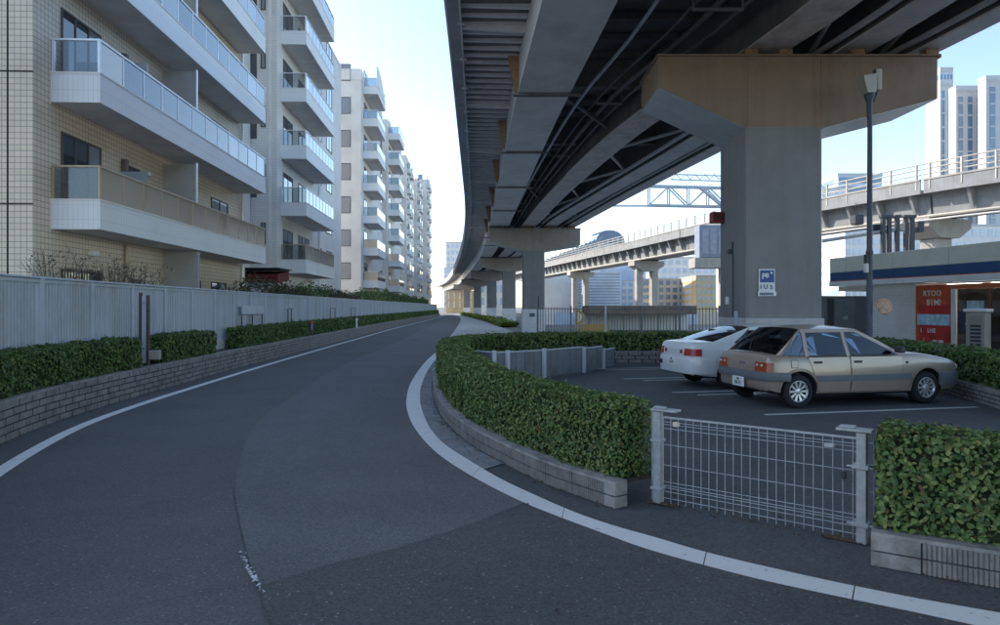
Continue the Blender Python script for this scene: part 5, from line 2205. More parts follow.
beige = paint('paint_beige', (.265, .215, .175))
hatch = dict(
    W=[(-2.03, .60), (-1.99, .69), (-1.93, .735), (-1.8, .775), (-1.4, .81), (-.6, .82), (.6, .82), (1.2, .805), (1.6, .775), (1.85, .72), (1.97, .66), (2.02, .58)],
    F=[(.15, .90), (.24, .955), (.36, .985), (.5, 1.0), (.62, .995), (.76, .972), (.88, .94), (1.0, .9)],
    top=[(-2.03, .60), (-2.0, .74), (-1.96, .84), (-1.88, .875), (-1.7, .872), (-1.0, .845), (.4, .84), (.84, .862), (1.1, .865), (1.5, .805), (1.8, .745), (1.93, .70), (1.99, .64), (2.02, .52)],
    bot=[(-2.03, .36), (-1.98, .28), (-1.8, .235), (-1.4, .2), (1.5, .19), (1.85, .22), (1.98, .27), (2.02, .32)],
    xs=[-2.03, -2.01, -1.985, -1.95, -1.90, -1.8, -1.65, -1.5, -1.35, -1.2, -1.0, -.8, -.5, -.2, .1, .4, .7, .86, 1.0, 1.15, 1.3, 1.45, 1.6, 1.75, 1.86, 1.93, 1.97, 2.0, 2.02],
    cab=(-1.76, .80), wheels=(-1.27, 1.23), track=.69, r=.275, arch=.05, paint=beige, rim=m_rim,
    doors=[[(-.30, .255), (.66, .255), (.72, .825), (-.30, .825)], [(-.90, .255), (-.325, .255), (-.325, .825), (-1.10, .825)]],
    handles=[(-.17, .745), (-.93, .745)],
    strips=[[(-.93, .43), (.89, .43), (.87, .53), (-.98, .53)], [(1.57, .43), (1.92, .40), (1.92, .53), (1.55, .53)]],
    belt=.835, rail=1.275, crown=.055,
    roofhalf=lambda x: .565 if x > -.9 else .565,
    O=[(.82, .858), (-.04, 1.275), (-1.10, 1.275), (-1.79, .862)],
    pillars=[(1, [(.82, .835), (.68, .835), (-.075, 1.228), (-.04, 1.282)]), (1, [(-.04, 1.282), (-.075, 1.228), (-1.12, 1.222), (-1.10, 1.282)]),
             (1, [(-.345, .835), (-.275, .835), (-.275, 1.232), (-.335, 1.232)]), (1, [(-1.13, .835), (-1.06, .835), (-1.02, 1.23), (-1.09, 1.23)]),
             (1, [(-1.80, .850), (-1.68, .842), (-1.15, 1.22), (-1.10, 1.282)])],
    windows=[[(.67, .848), (-.27, .848), (-.27, 1.226), (-.075, 1.226)], [(-.345, .848), (-1.055, .848), (-1.02, 1.224), (-.335, 1.226)], [(-1.13, .848), (-1.66, .852), (-1.16, 1.215), (-1.092, 1.222)]],
    seats=[(-.32, 0), (-1.15, 0)], dash=.62, mirror=(.58, .885),
    bumpers=[dict(name='rear_bumper', path=[(-1.52, .80), (-1.8, .775), (-1.97, .69), (-2.02, .55), (-2.035, .25), (-2.04, 0)], z0=.45, z1=.585, th=.045, sg=-1, m=m_greytrim),
             dict(name='front_bumper', path=[(1.50, .785), (1.72, .755), (1.92, .68), (2.0, .55), (2.03, .25), (2.035, 0)], z0=.30, z1=.535, th=.04, sg=1, m=m_greytrim)],
    boxes=[('number_plate', m_plate, (-1.885, -1.87, -.17, .17, .30, .465), .004)],
)


def _cx(x):
    return x if x > -1.3 else -1.3 + (x + 1.3) * .72


hatch['W'] = [(_cx(a), b) for a, b in hatch['W']]
hatch['top'] = [(_cx(a), b) for a, b in hatch['top']]
hatch['bot'] = [(_cx(a), b) for a, b in hatch['bot']]
hatch['xs'] = [_cx(a) for a in hatch['xs']]
hatch['cab'] = (_cx(hatch['cab'][0]), hatch['cab'][1])
hatch['O'] = [(_cx(a), b) for a, b in hatch['O']]
hatch['pillars'] = [(k, [(_cx(a), b) for a, b in q_]) for k, q_ in hatch['pillars']]
hatch['windows'] = [[(_cx(a), b) for a, b in q_] for q_ in hatch['windows']]
hatch['bumpers'][0]['path'] = [(_cx(a), b) for a, b in hatch['bumpers'][0]['path']]
ch, hwf, patch_h = make_car('beige five-door hatchback with grey bumpers parked nearest the gate', (5.92, 11.87, 0), R(13), hatch)
# tail lamps wrapped on the rear corners
for sy in (-1, 1):
    q = MB()
    ring = [(-1.848, .42), (-1.845, .58), (-1.822, .70), (-1.785, .752), (-1.745, .772)]
    vs = []
    for z in (.60, .745):
        for x, y in ring:
            sc = 1.0 if z < .7 else .985
            vs.append((x + (0 if z < .7 else .02), sy * y * sc, z))
    for z in (.60, .745):
        for x, y in ring:
            vs.append((x + .08, sy * (y - .06), z))
    n_ = len(ring)
    fs = [(i, i + 1, n_ + i + 1, n_ + i) for i in range(n_ - 1)] + [(2 * n_ + i, 2 * n_ + i + 1, i + 1, i) for i in range(n_ - 1)] + [(n_ + i, n_ + i + 1, 3 * n_ + i + 1, 3 * n_ + i) for i in range(n_ - 1)] + \
         [(0, n_, 3 * n_, 2 * n_), (n_ - 1, 2 * n_ - 1, 4 * n_ - 1, 3 * n_ - 1)]
    q.add(vs, fs)
    tl = q.obj('tail_lamp', m_amber, ch)
    for yy in (.48, .60):
        MB().bbox(-1.851, -1.82, sy * yy - .014, sy * yy + .014, .68, .715, .004).obj('reflector', m_clear, tl)
MB().bbox(-1.818, -1.793, -.10, .06, .62, .72, .004).obj('tailgate_badge', m_greytrim, ch)
q = MB().tube([(-1.660, 0, .915), (-1.559, .12, .985), (-1.408, .30, 1.09)], .009, 6)
q.obj('rear_wiper', m_blacktrim, ch)
MB().bbox(-1.793, -1.772, -.28, .28, .775, .80, .006).obj('tailgate_handle', m_blacktrim, ch)
for tx, z, sz in (('500', .427, .05), ('78-71', .36, .085)):
    link('plate_text', text_mesh(tx, sz, .001, .002), m_plate_t, ch, basis((-1.889, 0, z), (0, -1, 0), (0, 0, 1)))
patch_h('fuel_flap_gap', [(-1.422, .66), (-1.30, .66), (-1.30, .79), (-1.422, .79)], .003, m_gap, sides=(-1,), n=(3, 3), parent=ch)
patch_h('fuel_flap', [(-1.417, .668), (-1.308, .668), (-1.308, .782), (-1.417, .782)], .006, beige, sides=(-1,), n=(3, 3), parent=ch)
for sy in (-1, 1):
    MB().bbox(.78, .83, sy * .80 - .012, sy * .80 + .012, .70, .735, .005).obj('side_marker', m_blacktrim, ch)
    MB().bbox(1.93, 2.0, sy * .52 - .14, sy * .52 + .14, .565, .66, .02).obj('headlamp', m_clear, ch)
MB().bbox(1.97, 2.015, -.34, .34, .57, .65, .01).obj('grille', m_blacktrim, ch)
MB().tube([(-1.732, -.42, .22), (-1.847, -.42, .22)], .025, 8).obj('exhaust', m_rim, ch)
# arch lips
for wx in hatch['wheels']:
    for sy in (-1, 1):
        q = MB()
        pin, pout = [], []
        for k in range(17):
            a = math.pi * (k / 16)
            z = .287 + .335 * math.sin(a)
            x = wx + .335 * math.cos(a)
            pin.append((x, sy * (hwf(x, z) + .006), z))
            z2, x2 = .287 + .365 * math.sin(a), wx + .365 * math.cos(a)
            pout.append((x2, sy * (hwf(x2, z2) + .010), z2))
        q.add(pin + pout, [(i, i + 1, 17 + i + 1, 17 + i) for i in range(16)])
        q.obj('arch_lip', beige, ch)

whitep = paint('paint_white', (.52, .53, .54), metal=0.0, rough=.3)
coupe = dict(
    W=[(-2.14, .56), (-2.10, .66), (-2.02, .735), (-1.85, .79), (-1.4, .835), (-.6, .84), (.6, .84), (1.2, .825), (1.6, .795), (1.9, .72), (2.05, .62), (2.12, .5)],
    F=[(.15, .90), (.24, .955), (.36, .985), (.5, 1.0), (.62, .995), (.76, .97), (.9, .93), (1.0, .9)],
    top=[(-2.14, .64), (-2.11, .80), (-2.06, .90), (-1.96, .925), (-1.7, .935), (-1.3, .93), (-.6, .88), (.4, .85), (.95, .865), (1.2, .84), (1.6, .76), (1.95, .66), (2.07, .60), (2.12, .48)],
    bot=[(-2.14, .38), (-2.08, .27), (-1.85, .22), (-1.4, .19), (1.5, .18), (1.95, .2), (2.08, .25), (2.12, .3)],
    xs=[-2.14, -2.12, -2.09, -2.05, -1.99, -1.9, -1.75, -1.6, -1.45, -1.3, -1.1, -.9, -.6, -.3, 0, .3, .6, .9, 1.0, 1.15, 1.3, 1.45, 1.6, 1.75, 1.9, 2.0, 2.06, 2.1, 2.12],
    cab=(-1.58, .90), wheels=(-1.28, 1.27), track=.705, r=.285, arch=.045, paint=whitep, rim=m_rim,
    doors=[[(-.55, .25), (.75, .25), (.80, .835), (-.62, .86)]], handles=[(-.45, .76)], strips=[],
    belt=.865, rail=1.225, crown=.06, roofhalf=lambda x: .55,
    O=[(.95, .868), (.12, 1.225), (-.72, 1.225), (-1.66, .93)],
    pillars=[(1, [(.95, .855), (.80, .855), (.06, 1.175), (.12, 1.232)]), (1, [(.12, 1.232), (.06, 1.175), (-.76, 1.17), (-.72, 1.232)]),
             (0, [(-.60, .858), (-.53, .858), (-.50, 1.18), (-.56, 1.18)]), (1, [(-1.68, .925), (-1.22, .90), (-.80, 1.165), (-.72, 1.232)]), (1, [(-1.68, .925), (-1.60, .86), (-1.15, .86), (-1.22, .905)])],
    windows=[[(.79, .868), (-.53, .87), (-.50, 1.174), (.06, 1.174)], [(-.60, .87), (-1.20, .89), (-.80, 1.165), (-.56, 1.174)]],
    seats=[(-.25, 0), (-1.0, 0)], dash=.72, mirror=(.66, .86),
    bumpers=[dict(name='rear_bumper', path=[(-1.66, .815), (-1.9, .785), (-2.06, .70), (-2.13, .55), (-2.15, .25), (-2.155, 0)], z0=.30, z1=.60, th=.03, sg=-1, m=whitep),
             dict(name='front_bumper', path=[(1.62, .80), (1.85, .755), (2.03, .65), (2.1, .5), (2.13, .25), (2.135, 0)], z0=.24, z1=.52, th=.03, sg=1, m=whitep)],
    boxes=[('number_plate', m_plate, (-2.20, -2.185, -.17, .17, .45, .61), .004), ('tail_panel', whitep, (-2.145, -2.11, -.44, .44, .66, .80), .01)],
)
cc, hwc, patch_c = make_car('white coupe with red tail lamps parked behind the beige hatchback', (5.74, 14.50, 0), R(13), coupe)
for sy in (-1, 1):
    q = MB()
    ring = [(-2.152, .44), (-2.148, .52), (-2.118, .66), (-2.05, .735), (-1.95, .775)]
    vs = []
    for z in (.665, .805):
        for x, y in ring:
            vs.append((x + (0 if z < .7 else .025), sy * y * (1 if z < .7 else .97), z))
    n_ = len(ring)
    for z in (.665, .805):
        for x, y in ring:
            vs.append((x + .1, sy * (y - .06), z))
    fs = [(i, i + 1, n_ + i + 1, n_ + i) for i in range(n_ - 1)] + [(2 * n_ + i, 2 * n_ + i + 1, i + 1, i) for i in range(n_ - 1)] + [(n_ + i, n_ + i + 1, 3 * n_ + i + 1, 3 * n_ + i) for i in range(n_ - 1)] + \
         [(0, n_, 3 * n_, 2 * n_), (n_ - 1, 2 * n_ - 1, 4 * n_ - 1, 3 * n_ - 1)]
    q.add(vs, fs)
    tl = q.obj('tail_lamp', m_redlens, cc)
    MB().bbox(-2.16, -2.13, sy * .33 - .04, sy * .33 + .04, .70, .775, .006).obj('red_reflector', m_redlens, cc)
MB().bbox(-2.19, -2.175, .44, .56, .44, .53, .004).obj('bumper_badge', m_blacktrim, cc)
for tx, z, sz in (('500', .572, .05), ('15-87', .505, .085)):
    link('plate_text', text_mesh(tx, sz, .001, .002), m_plate_t, cc, basis((-2.203, 0, z), (0, -1, 0), (0, 0, 1)))

# ================================================================== GUARD WALL of metal panels in the car park
m_guard = mat('guard_panel', (.165, .175, .19), .6, var=.12, vscale=4, stain=.25, streak=.3)
m_guard_p = mat('guard_post', (.44, .46, .49), .55, var=.08, stain=.15)
gw = wthing('guard_wall', 'low grey metal panel wall with white posts curving inside the car park', 'barrier', (1.0, 15.5, 0))
GP = [(-.55, 15.2), (-.14, 14.75), (.15, 14.85), (1.0, 15.5), (2.08, 16.75), (2.72, 17.7), (3.2, 18.6)]
for i in range(len(GP) - 1):
    a, b = np.array(GP[i]), np.array(GP[i + 1])
    d = (b - a) / np.linalg.norm(b - a)
    Ln = float(np.linalg.norm(b - a))
    ang = math.atan2(d[1], d[0])
    Mx = Matrix.Translation((a[0], a[1], 0)) @ Matrix.Rotation(ang, 4, 'Z')
    hh = .66 if i < 4 else .62 - .1 * (i - 4)
    npn = max(1, int(Ln / .24))
    for k in range(npn):
        MB().bbox(Ln * k / npn + .006, Ln * (k + 1) / npn - .006, .0, .03, .03, hh - .03, .004, mtx=Mx).obj('panel', m_guard, gw)
    MB().bbox(.0, Ln, -.012, .045, hh - .028, hh, .004, mtx=Mx).obj('top_rail', m_guard_p, gw)
    if i > 0:
        MB().bbox(-.045, .045, -.07, -.0, 0, hh + .03, .006, mtx=Mx).obj('post', m_guard_p, gw)

# ================================================================== SHOP
sd_ = np.array((15.2 - 13.7, 20.3 - 27.7))
sd_ = sd_ / np.linalg.norm(sd_)
shop = thing('convenience_shop', 'low shop with green and blue fascia at the right edge', 'shop', (13.7, 27.7, 0), math.atan2(sd_[1], sd_[0]))
m_fgreen = mat('fascia_green', (.46, .485, .42), .5, var=.06, vscale=1.5, stain=.12)
m_fblue = mat('fascia_blue', (.015, .055, .14), .45, var=.08, vscale=1.5)
m_forange = mat('orange_trim', (.42, .12, .04), .5, var=.1)
m_shopbrick = tile_mat('shop_brick', (.58, .58, .59), (.55, .55, .56), (.33, .33, .335), .21, .065, .006, offset=.5)
m_red = mat('poster_red', (.36, .025, .02), .45, var=.2, vscale=3)
m_redo = mat('poster_orange', (.42, .07, .025), .45, var=.2, vscale=3)
m_lblue = mat('poster_blue', (.32, .48, .58), .45, var=.25, vscale=6)
m_navy = mat('board_navy', (.03, .035, .06), .5, var=.2, vscale=5)
m_teal = mat('poster_teal', (.28, .45, .44), .45, var=.2, vscale=5)
m_boxg = mat('grey_cabinet', (.26, .25, .235), .6, var=.08, vscale=4)
m_ink = mat('white_ink', (.62, .60, .56), .6, var=.25, vscale=40)
m_shopglass = glass_mat('shop_glass', (.8, .78, .76), (.06, .05, .045), .05, .02, .6)
for k, u in enumerate(np.arange(-1.45, 15, 2.4)):
    u0, u1 = max(0, u), u + 2.4
    MB().bbox(u0 + .006, u1 - .006, 0, .25, 3.06, 3.66, .01).obj('fascia_panel', m_fgreen, shop)
    MB().bbox(u0 + .006, u1 - .006, .001, .25, 2.72, 3.055, .01).obj('fascia_panel', m_fblue, shop)
MB().box(0, 15.35, .004, .25, 2.69, 2.718).obj('trim_line', m_forange, shop)
MB().bbox(-.02, 15.35, -.012, .30, 2.50, 2.688, .01).obj('soffit_band', m_steel_lt, shop)
MB().box(0, 15.35, .26, 8, 3.5, 3.62).obj('roof', m_far_g, shop)
MB().box(1.55, 3.92, .45, 8, -.05, 2.52).obj('brick_wall', m_shopbrick, shop)
MB().box(.02, 1.5, .4, 3, 2.3, 2.5).obj('canopy', m_steel, shop)
MB().box(3.93, 15.3, 2.6, 8, -.05, 2.5).obj('back_wall', mat('shop_back', (.40, .33, .27), .8, var=.25, vscale=2), shop)
MB().box(3.93, 15.3, .5, 2.59, -.03, .02).obj('floor', m_conc, shop)
MB().box(3.93, 15.3, .45, 2.59, 2.46, 2.49).obj('ceiling', m_white, shop)
m_tube = bpy.data.materials.new('shop_tube_light')
m_tube.use_nodes = True
m_tube.node_tree.nodes['Principled BSDF'].inputs['Emission Color'].default_value = (1, .93, .82, 1)
m_tube.node_tree.nodes['Principled BSDF'].inputs['Emission Strength'].default_value = 5.0
for k in range(6):
    MB().box(4.4 + k * 1.7, 5.7 + k * 1.7, 1.3, 1.42, 2.40, 2.455).obj('ceiling_light', m_tube, shop)
# poster bay
MB().box(3.93, 5.42, .47, .55, 0, 2.42).obj('poster_frame', m_redo, shop)
pf = MB().box(4.07, 5.36, .445, .468, 1.75, 2.32).obj('poster', m_redo, shop)
pr_ = MB().box(4.07, 5.36, .445, .468, 1.40, 1.745).obj('poster', m_red, shop)
pb_ = MB().box(4.02, 5.36, .435, .468, 1.02, 1.395).obj('poster', m_lblue, shop)
p4_ = MB().box(4.07, 5.36, .445, .468, .25, 1.015).obj('poster', m_red, shop)
for tx, u, z, sz in (('RTOO', 4.65, 2.12, .27), ('81M!', 4.72, 1.80, .30), ('LNE', 4.62, .82, .20), ('1', 4.18, .82, .2), ('nn nm', 4.9, .48, .17), ('i', 4.3, .45, .28), ('iiiiii', 4.85, .33, .14)):
    link('lettering', text_mesh(tx, sz, .001, .006), m_ink, shop, basis((u, .441, z), (1, 0, 0), (0, 0, 1)))
MB().box(5.42, 5.56, .43, .52, 0, 2.42).obj('door_post', m_steel_lt, shop)
MB().bbox(5.45, 15.3, .40, .56, 2.26, 2.42, .01).obj('orange_header', m_forange, shop)
for u0, u1 in ((5.6, 6.75), (6.8, 7.8), (7.9, 9.6), (9.65, 12)):
    MB().box(u0, u1, .50, .51, .06, 2.25).obj('glass_door', m_shopglass, shop)
    MB().box(u1 - .0, u1 + .06, .46, .54, .02, 2.25).obj('mullion', mat('mullion_brown', (.10, .055, .04), .5), shop)
bd = MB().box(5.68, 6.65, .46, .49, .85, 1.52).obj('notice_board', m_navy, shop)
for i in range(4):
    link('lettering', text_mesh(('Oooo', 'ckooo', 'ouoow', 'nouuo')[i], .15, .001, .006), m_ink, shop, basis((6.16, .456, 1.42 - i * .155), (1, 0, 0), (0, 0, 1)))
MB().box(6.0, 6.6, .46, .49, 1.58, 1.85).obj('poster', m_lblue, shop)
for k in range(3):
    MB().box(8.0 + k * .55, 8.48 + k * .55, .46, .49, .35, 1.75).obj('poster', m_teal, shop)
    for j in range(3):
        MB().box(8.04 + k * .55, 8.40 + k * .55, .452, .458, .55 + j * .38, .85 + j * .38).obj('leaflet', m_lblue if (k + j) % 2 else m_ink, shop)
# shelves inside
for k in range(5):
    MB().bbox(5.7 + k * 1.3, 6.7 + k * 1.3, 1.6, 2.0, 0.02, 1.5, .02).obj('shelf', m_redo if k % 2 else m_boxg, shop)
# standing grey cabinet before the shop window
cabn = thing('standing_cabinet', 'upright grey notice cabinet standing before the shop windows', 'cabinet', (13.62, 19.0, 0), math.atan2(sd_[1], sd_[0]) + R(20))
MB().bbox(-.25, .25, -.15, .2, 0, 1.5, .02).obj('body', m_boxg, cabn)
MB().bbox(-.30, .30, -.2, .25, 1.505, 1.6, .02).obj('top', m_steel_lt, cabn)
MB().box(-.16, .16, -.158, -.152, .25, 1.4).obj('face_plate', mat('cab_face', (.22, .215, .2), .6, var=.1), cabn)
for i in range(7):
    MB().box(-.13, .14, -.163, -.159, .45 + i * .105, .51 + i * .105).obj('print_line', m_navy if i else m_forange, cabn)
# dark utility cabinet left of the shop
ut = wthing('utility_cabinet', 'dark grey utility cabinet between the big pier and the shop', 'cabinet', (14.4, 28.4, 0))
m_ut = mat('utility_dark', (.12, .13, .14), .5, var=.12)
MB().bbox(13.35, 16.0, 28.4, 29.4, -.02, 2.12, .02).obj('body', m_ut, ut)
MB().bbox(13.95, 14.2, 28.37, 28.405, .1, 2.0, .01).obj('louvre', m_dark, ut)
MB().bbox(14.25, 15.1, 28.37, 28.405, .1, 2.0, .01).obj('door', mat('utility_door', (.15, .16, .17), .5, var=.1), ut)
link('lettering', text_mesh('c3', .22, .001, .004), m_ink, ut, basis((14.7, 28.365, 1.2), (1, 0, 0), (0, 0, 1)))

# ================================================================== LAMP POST
lx, ly = (869.5 - 500) / FPX * 15.2, 15.2
lamp = thing('lamp_post', 'tall dark blue lamp post in front of the shop wall', 'lamp post', (lx, ly, 0))
m_lamp = mat('lamp_blue', (.045, .055, .085), .45, metal=.2, var=.12, vscale=6)
m_lens = glass_mat('lamp_lens', (.7, .68, .66), (.45, .43, .42), .6, .15, .6)
MB().tube([(0, 0, 0), (0, 0, 2.2), (.01, 0, 6.0)], [.066, .063, .052], 14).obj('pole', m_lamp, lamp, smooth=50)
MB().lathe([(.16, 0), (.16, .05), (.11, .12), (.10, .3)], 16).obj('base', m_lamp, lamp, smooth=40)
MB().lathe([(.055, 5.95), (.062, 6.3), (.11, 6.44), (.12, 6.50), (.0, 6.5)], 14).obj('collar', m_lamp, lamp, smooth=40)
MB().tube([(.09, 0, 6.35), (.16, 0, 6.5), (.17, 0, 6.95), (.10, 0, 7.05)], .04, 8).obj('arm', m_lamp, lamp, smooth=50)
MB().bbox(.13, .25, -.08, .08, 6.58, 7.06, .02).obj('head', mat('lamp_head', (.42, .41, .38), .5), lamp)
q = MB()
q.loft([[(-.10, -.12, 6.51), (.09, -.12, 6.51), (.09, .12, 6.51), (-.10, .12, 6.51)], [(-.22, -.16, 6.88), (.1, -.16, 6.93), (.1, .16, 6.93), (-.22, .16, 6.88)]])
q.obj('lens', m_lens, lamp)
for z in (2.75, 2.55):
    MB().bbox(-.11, -.055, -.08, .05, z - .12, z + .1, .01).obj('control_box', m_steel_lt if z < 2.6 else m_dark, lamp)
MB().lathe([(.075, 0), (.08, .04), (.075, .08)], 14, Matrix.Translation((0, 0, 2.85))).obj('band_clamp', m_dark, lamp)
q = MB()
prof = [(.0, .0), (.1, .012), (.17, .04), (.19, .07), (.17, .09), (0, .10)]
q.lathe(prof, 20, Matrix.Translation((.26, -.06, 1.65)) @ Matrix.Rotation(R(80), 4, 'X'))
q.obj('round_plate', mat('plate_beige', (.38, .25, .19), .7, var=.3, vscale=12), lamp, smooth=40)

# ================================================================== PICKET FENCE and yard beyond the hedge
m_picket = mat('picket_grey', (.15, .15, .155), .6, var=.1)
FP = Path([(2.2, 39), (6.5, 37), (11.5, 34.5)], 4)
pf = wthing('picket_fence', 'grey metal picket fence behind the hedge under the railway', 'fence', (6.5, 37, 0))
me_pk = MB().box(-.016, .016, -.016, .016, .1, 1.64).mesh('picket')
me_pk.materials.append(m_picket)
k = 0
s = 0.0
while s < FP.L:
    p = FP.at(s)
    if k % 12 == 0:
        MB().box(p[0] - .05, p[0] + .05, p[1] - .05, p[1] + .05, -.02, 1.72).obj('post', m_guard_p if k == 24 else m_picket, pf)
    else:
        link('picket', me_pk, None, pf, Matrix.Translation((p[0], p[1], 0)))
    s += .17
    k += 1
for z in (.2, 1.55):
    q = MB()
    q.tube([(p[0], p[1], z) for p in FP.sample(0, FP.L, 1.0)], .025, 6)
    q.obj('rail', m_picket, pf)
m_shed = mat('shed_brown', (.17, .125, .09), .8, var=.3, vscale=4, bump=.3)
sh = wthing('bicycle_shed', 'long low brown shed roof behind the picket fence', 'shed', (9.5, 46, 0))
MB().bbox(6.0, 13.6, 46, 48.5, 1.15, 1.74, .03).obj('roof', m_shed, sh)
for x in np.arange(6.2, 13.6, 1.2):
    MB().box(x - .05, x + .05, 46.3, 46.4, -.02, 1.15).obj('post', m_picket, sh)
MB().box(6.0, 13.6, 48.3, 48.4, 0, 1.15).obj('back_panel', m_far_w, sh)
oc = wthing('ochre_hoop', 'ochre upright hoop panel behind the picket fence', 'sign', (5.05, 42, 0))
m_oc = mat('ochre', (.45, .27, .08), .6, var=.15, vscale=4)
MB().box(4.75, 4.9, 42, 42.15, 0, 1.5).obj('post', m_oc, oc)
MB().tube([(4.82, 42.08, 1.42)] + [(4.9 + .36 * math.sin(a), 42.08, 1.02 + .40 * math.cos(a)) for a in np.linspace(0, math.pi, 9)] + [(4.82, 42.08, .62)], .07, 8).obj('hoop', m_oc, oc)
MB().box(5.2, 7.0, 43, 43.1, 0, .55).obj('low_panel', m_oc, oc)
hb = wthing('yard_filler', 'pale hoarding panels standing in the yard beyond the picket fence', 'filler', (6, 62, 0))  # pale panels added only to brighten the yard
for k in range(9):
    MB().bbox(3.2 + k * 1.9, 5.06 + k * 1.9, 62, 62.06, 0, 1.15, .01).obj('panel', (m_far_w, m_far_glass2, m_far_b)[k % 3], hb)

# ================================================================== small things on the left
tp = wthing('marker_posts', 'pair of slim dark posts with pale plate in the first hedge gap', 'post', (-6.95, 13.0, .47))
m_post = mat('post_brown', (.07, .055, .055), .6, var=.2, vscale=10)
pA, pB = LW.at(LW.s_at_y(13.0), -.30), LW.at(LW.s_at_y(13.05), -.16)
for p, h in ((pA, 1.93), (pB, 1.88)):
    MB().box(p[0] - .022, p[0] + .022, p[1] - .03, p[1] + .03, .44, h).obj('post', m_post, tp)
mid = (pA + pB) / 2
MB().box(pA[0] + .024, pB[0] - .024, mid[1] - .01, mid[1] + .01, .55, 1.86).obj('plate', m_fence, tp)
link('lettering', text_mesh('P', .07, .001), mat('sign_navy', (.03, .06, .2), .5), tp, basis((mid[0], mid[1] - .014, 1.72), (1, 0, 0), (0, 0, 1)))
MB().bbox(pB[0] + .03, pB[0] + .24, pB[1] - .05, pB[1] + .05, .62, .80, .01).obj('meter_box', m_boxg, tp)


def frame_sign(label, y, off, w, z0, z1, zl, plate=True):
    p = LW.at(LW.s_at_y(y), off)
    d = LW.dir(LW.s_at_y(y))
    t = thing('rail_frame', label, 'frame', (p[0], p[1], .45), math.atan2(d[1], d[0]), 'frames before the white fence')
    if plate:
        MB().bbox(-w / 2, w / 2, -.02, .02, z0 - .45, z1 - .45, .005).obj('plate', m_fence, t)
    else:
        MB().box(-w / 2, w / 2, -.015, .015, z1 - .48, z1 - .45).obj('crossbar', m_post, t)
    for x in (-w / 2 + .08, 0, w / 2 - .08) if plate else (-w / 2 + .02, w / 2 - .02):
        MB().box(x - .018, x + .018, .021, .05, 0, z0 - .44).obj('leg', m_post, t)
    return t


frame_sign('wide pale plate on legs behind the long left hedge', 21.5, -.62, 2.2, 1.42, 1.68, .5)
frame_sign('thin dark hoop frame left of the red-topped marker', 26.0, -.62, .55, 1.55, 1.6, .5, plate=False)
frame_sign('thin dark hoop frame farther along the white fence', 34.0, -.62, 1.2, 1.55, 1.6, .5, plate=False)
frame_sign('farthest thin dark hoop frame before the white fence', 39.5, -.62, 1.4, 1.55, 1.6, .5, plate=False)
p = LW.at(LW.s_at_y(27.0), -.04)
mk = wthing('marker_stake', 'small violet marker stake with red top in front of the long left hedge', 'marker', (p[0], p[1], .5))
MB().tube([(p[0], p[1], .45), (p[0], p[1], .75)], .03, 8).obj('stake', m_post, mk)
MB().lathe([(.06, .72), (.075, .8), (.06, .98), (.0, 1.0)], 10, Matrix.Translation((p[0], p[1], 0))).obj('sleeve', mat('violet', (.18, .12, .28), .6), mk)
MB().lathe([(.085, 1.0), (.08, 1.06), (.0, 1.10)], 10, Matrix.Translation((p[0], p[1], 0))).obj('cap', m_redo, mk)
p = LW.at(LW.s_at_y(37.5), -.04)
mk = wthing('marker_stake', 'small white marker stake farther along the long left hedge', 'marker', (p[0], p[1], .5))
MB().tube([(p[0], p[1], .45), (p[0], p[1], .9)], [.07, .05], 8).obj('stake', m_white, mk)
MB().lathe([(.09, .9), (.08, 1.0), (0, 1.03)], 10, Matrix.Translation((p[0], p[1], 0))).obj('cap', m_white, mk)

# red awning between the first two blocks
aw = wthing('red_awning', 'dark red tarpaulin awning between the two nearest apartment blocks', 'awning', (-11, 30.5, 0))
m_awn = mat('awning_red', (.10, .012, .014), .7, var=.2, vscale=3)
q = MB()
q.extr([(-12.3, 30.0, 2.74), (-12.3, 31.6, 2.9), (-12.3, 31.6, 3.35), (-12.3, 30.0, 3.12)], (2.3, 0, 0))
q.obj('canvas', m_awn, aw)
MB().box(-12.4, -9.9, 29.95, 31.7, 3.36, 3.42).obj('cover', m_dark, aw)
for x in (-12.2, -10.1):
    MB().box(x, x + .06, 30.1, 30.16, 0, 2.75).obj('post', m_dark, aw)


# shrubs behind the white fence
def shrub(label, x, y, rx, ry, z0, z1, n, m, leaf=.09):
    t = wthing('shrub', label, 'shrub', (x, y, 0), 'shrubs behind the white fence')
    q = MB()
    for k in range(5):
        a = random.uniform(0, 6.28)
        q.tube([(x, y, 0), (x + .3 * rx * math.cos(a), y + .3 * ry * math.sin(a), z1 * .5), (x + .7 * rx * math.cos(a), y + .7 * ry * math.sin(a), z1 * .85)], [.04, .025, .01], 5)
    q.obj('stem', m_rust, t)
    u = rng.normal(0, 1, (n, 3))
    u /= np.linalg.norm(u, axis=1)[:, None]
    rr_ = rng.uniform(.35, 1, n) ** .5 * (1 + .18 * np.sin(u[:, 0] * 7 + x) * np.cos(u[:, 2] * 6))
    P = np.stack([x + u[:, 0] * rx * rr_, y + u[:, 1] * ry * rr_, (z0 + z1) / 2 + u[:, 2] * (z1 - z0) / 2 * rr_], 1)
    leaves('foliage', P, u, np.full(n, leaf), m, t)
    return t


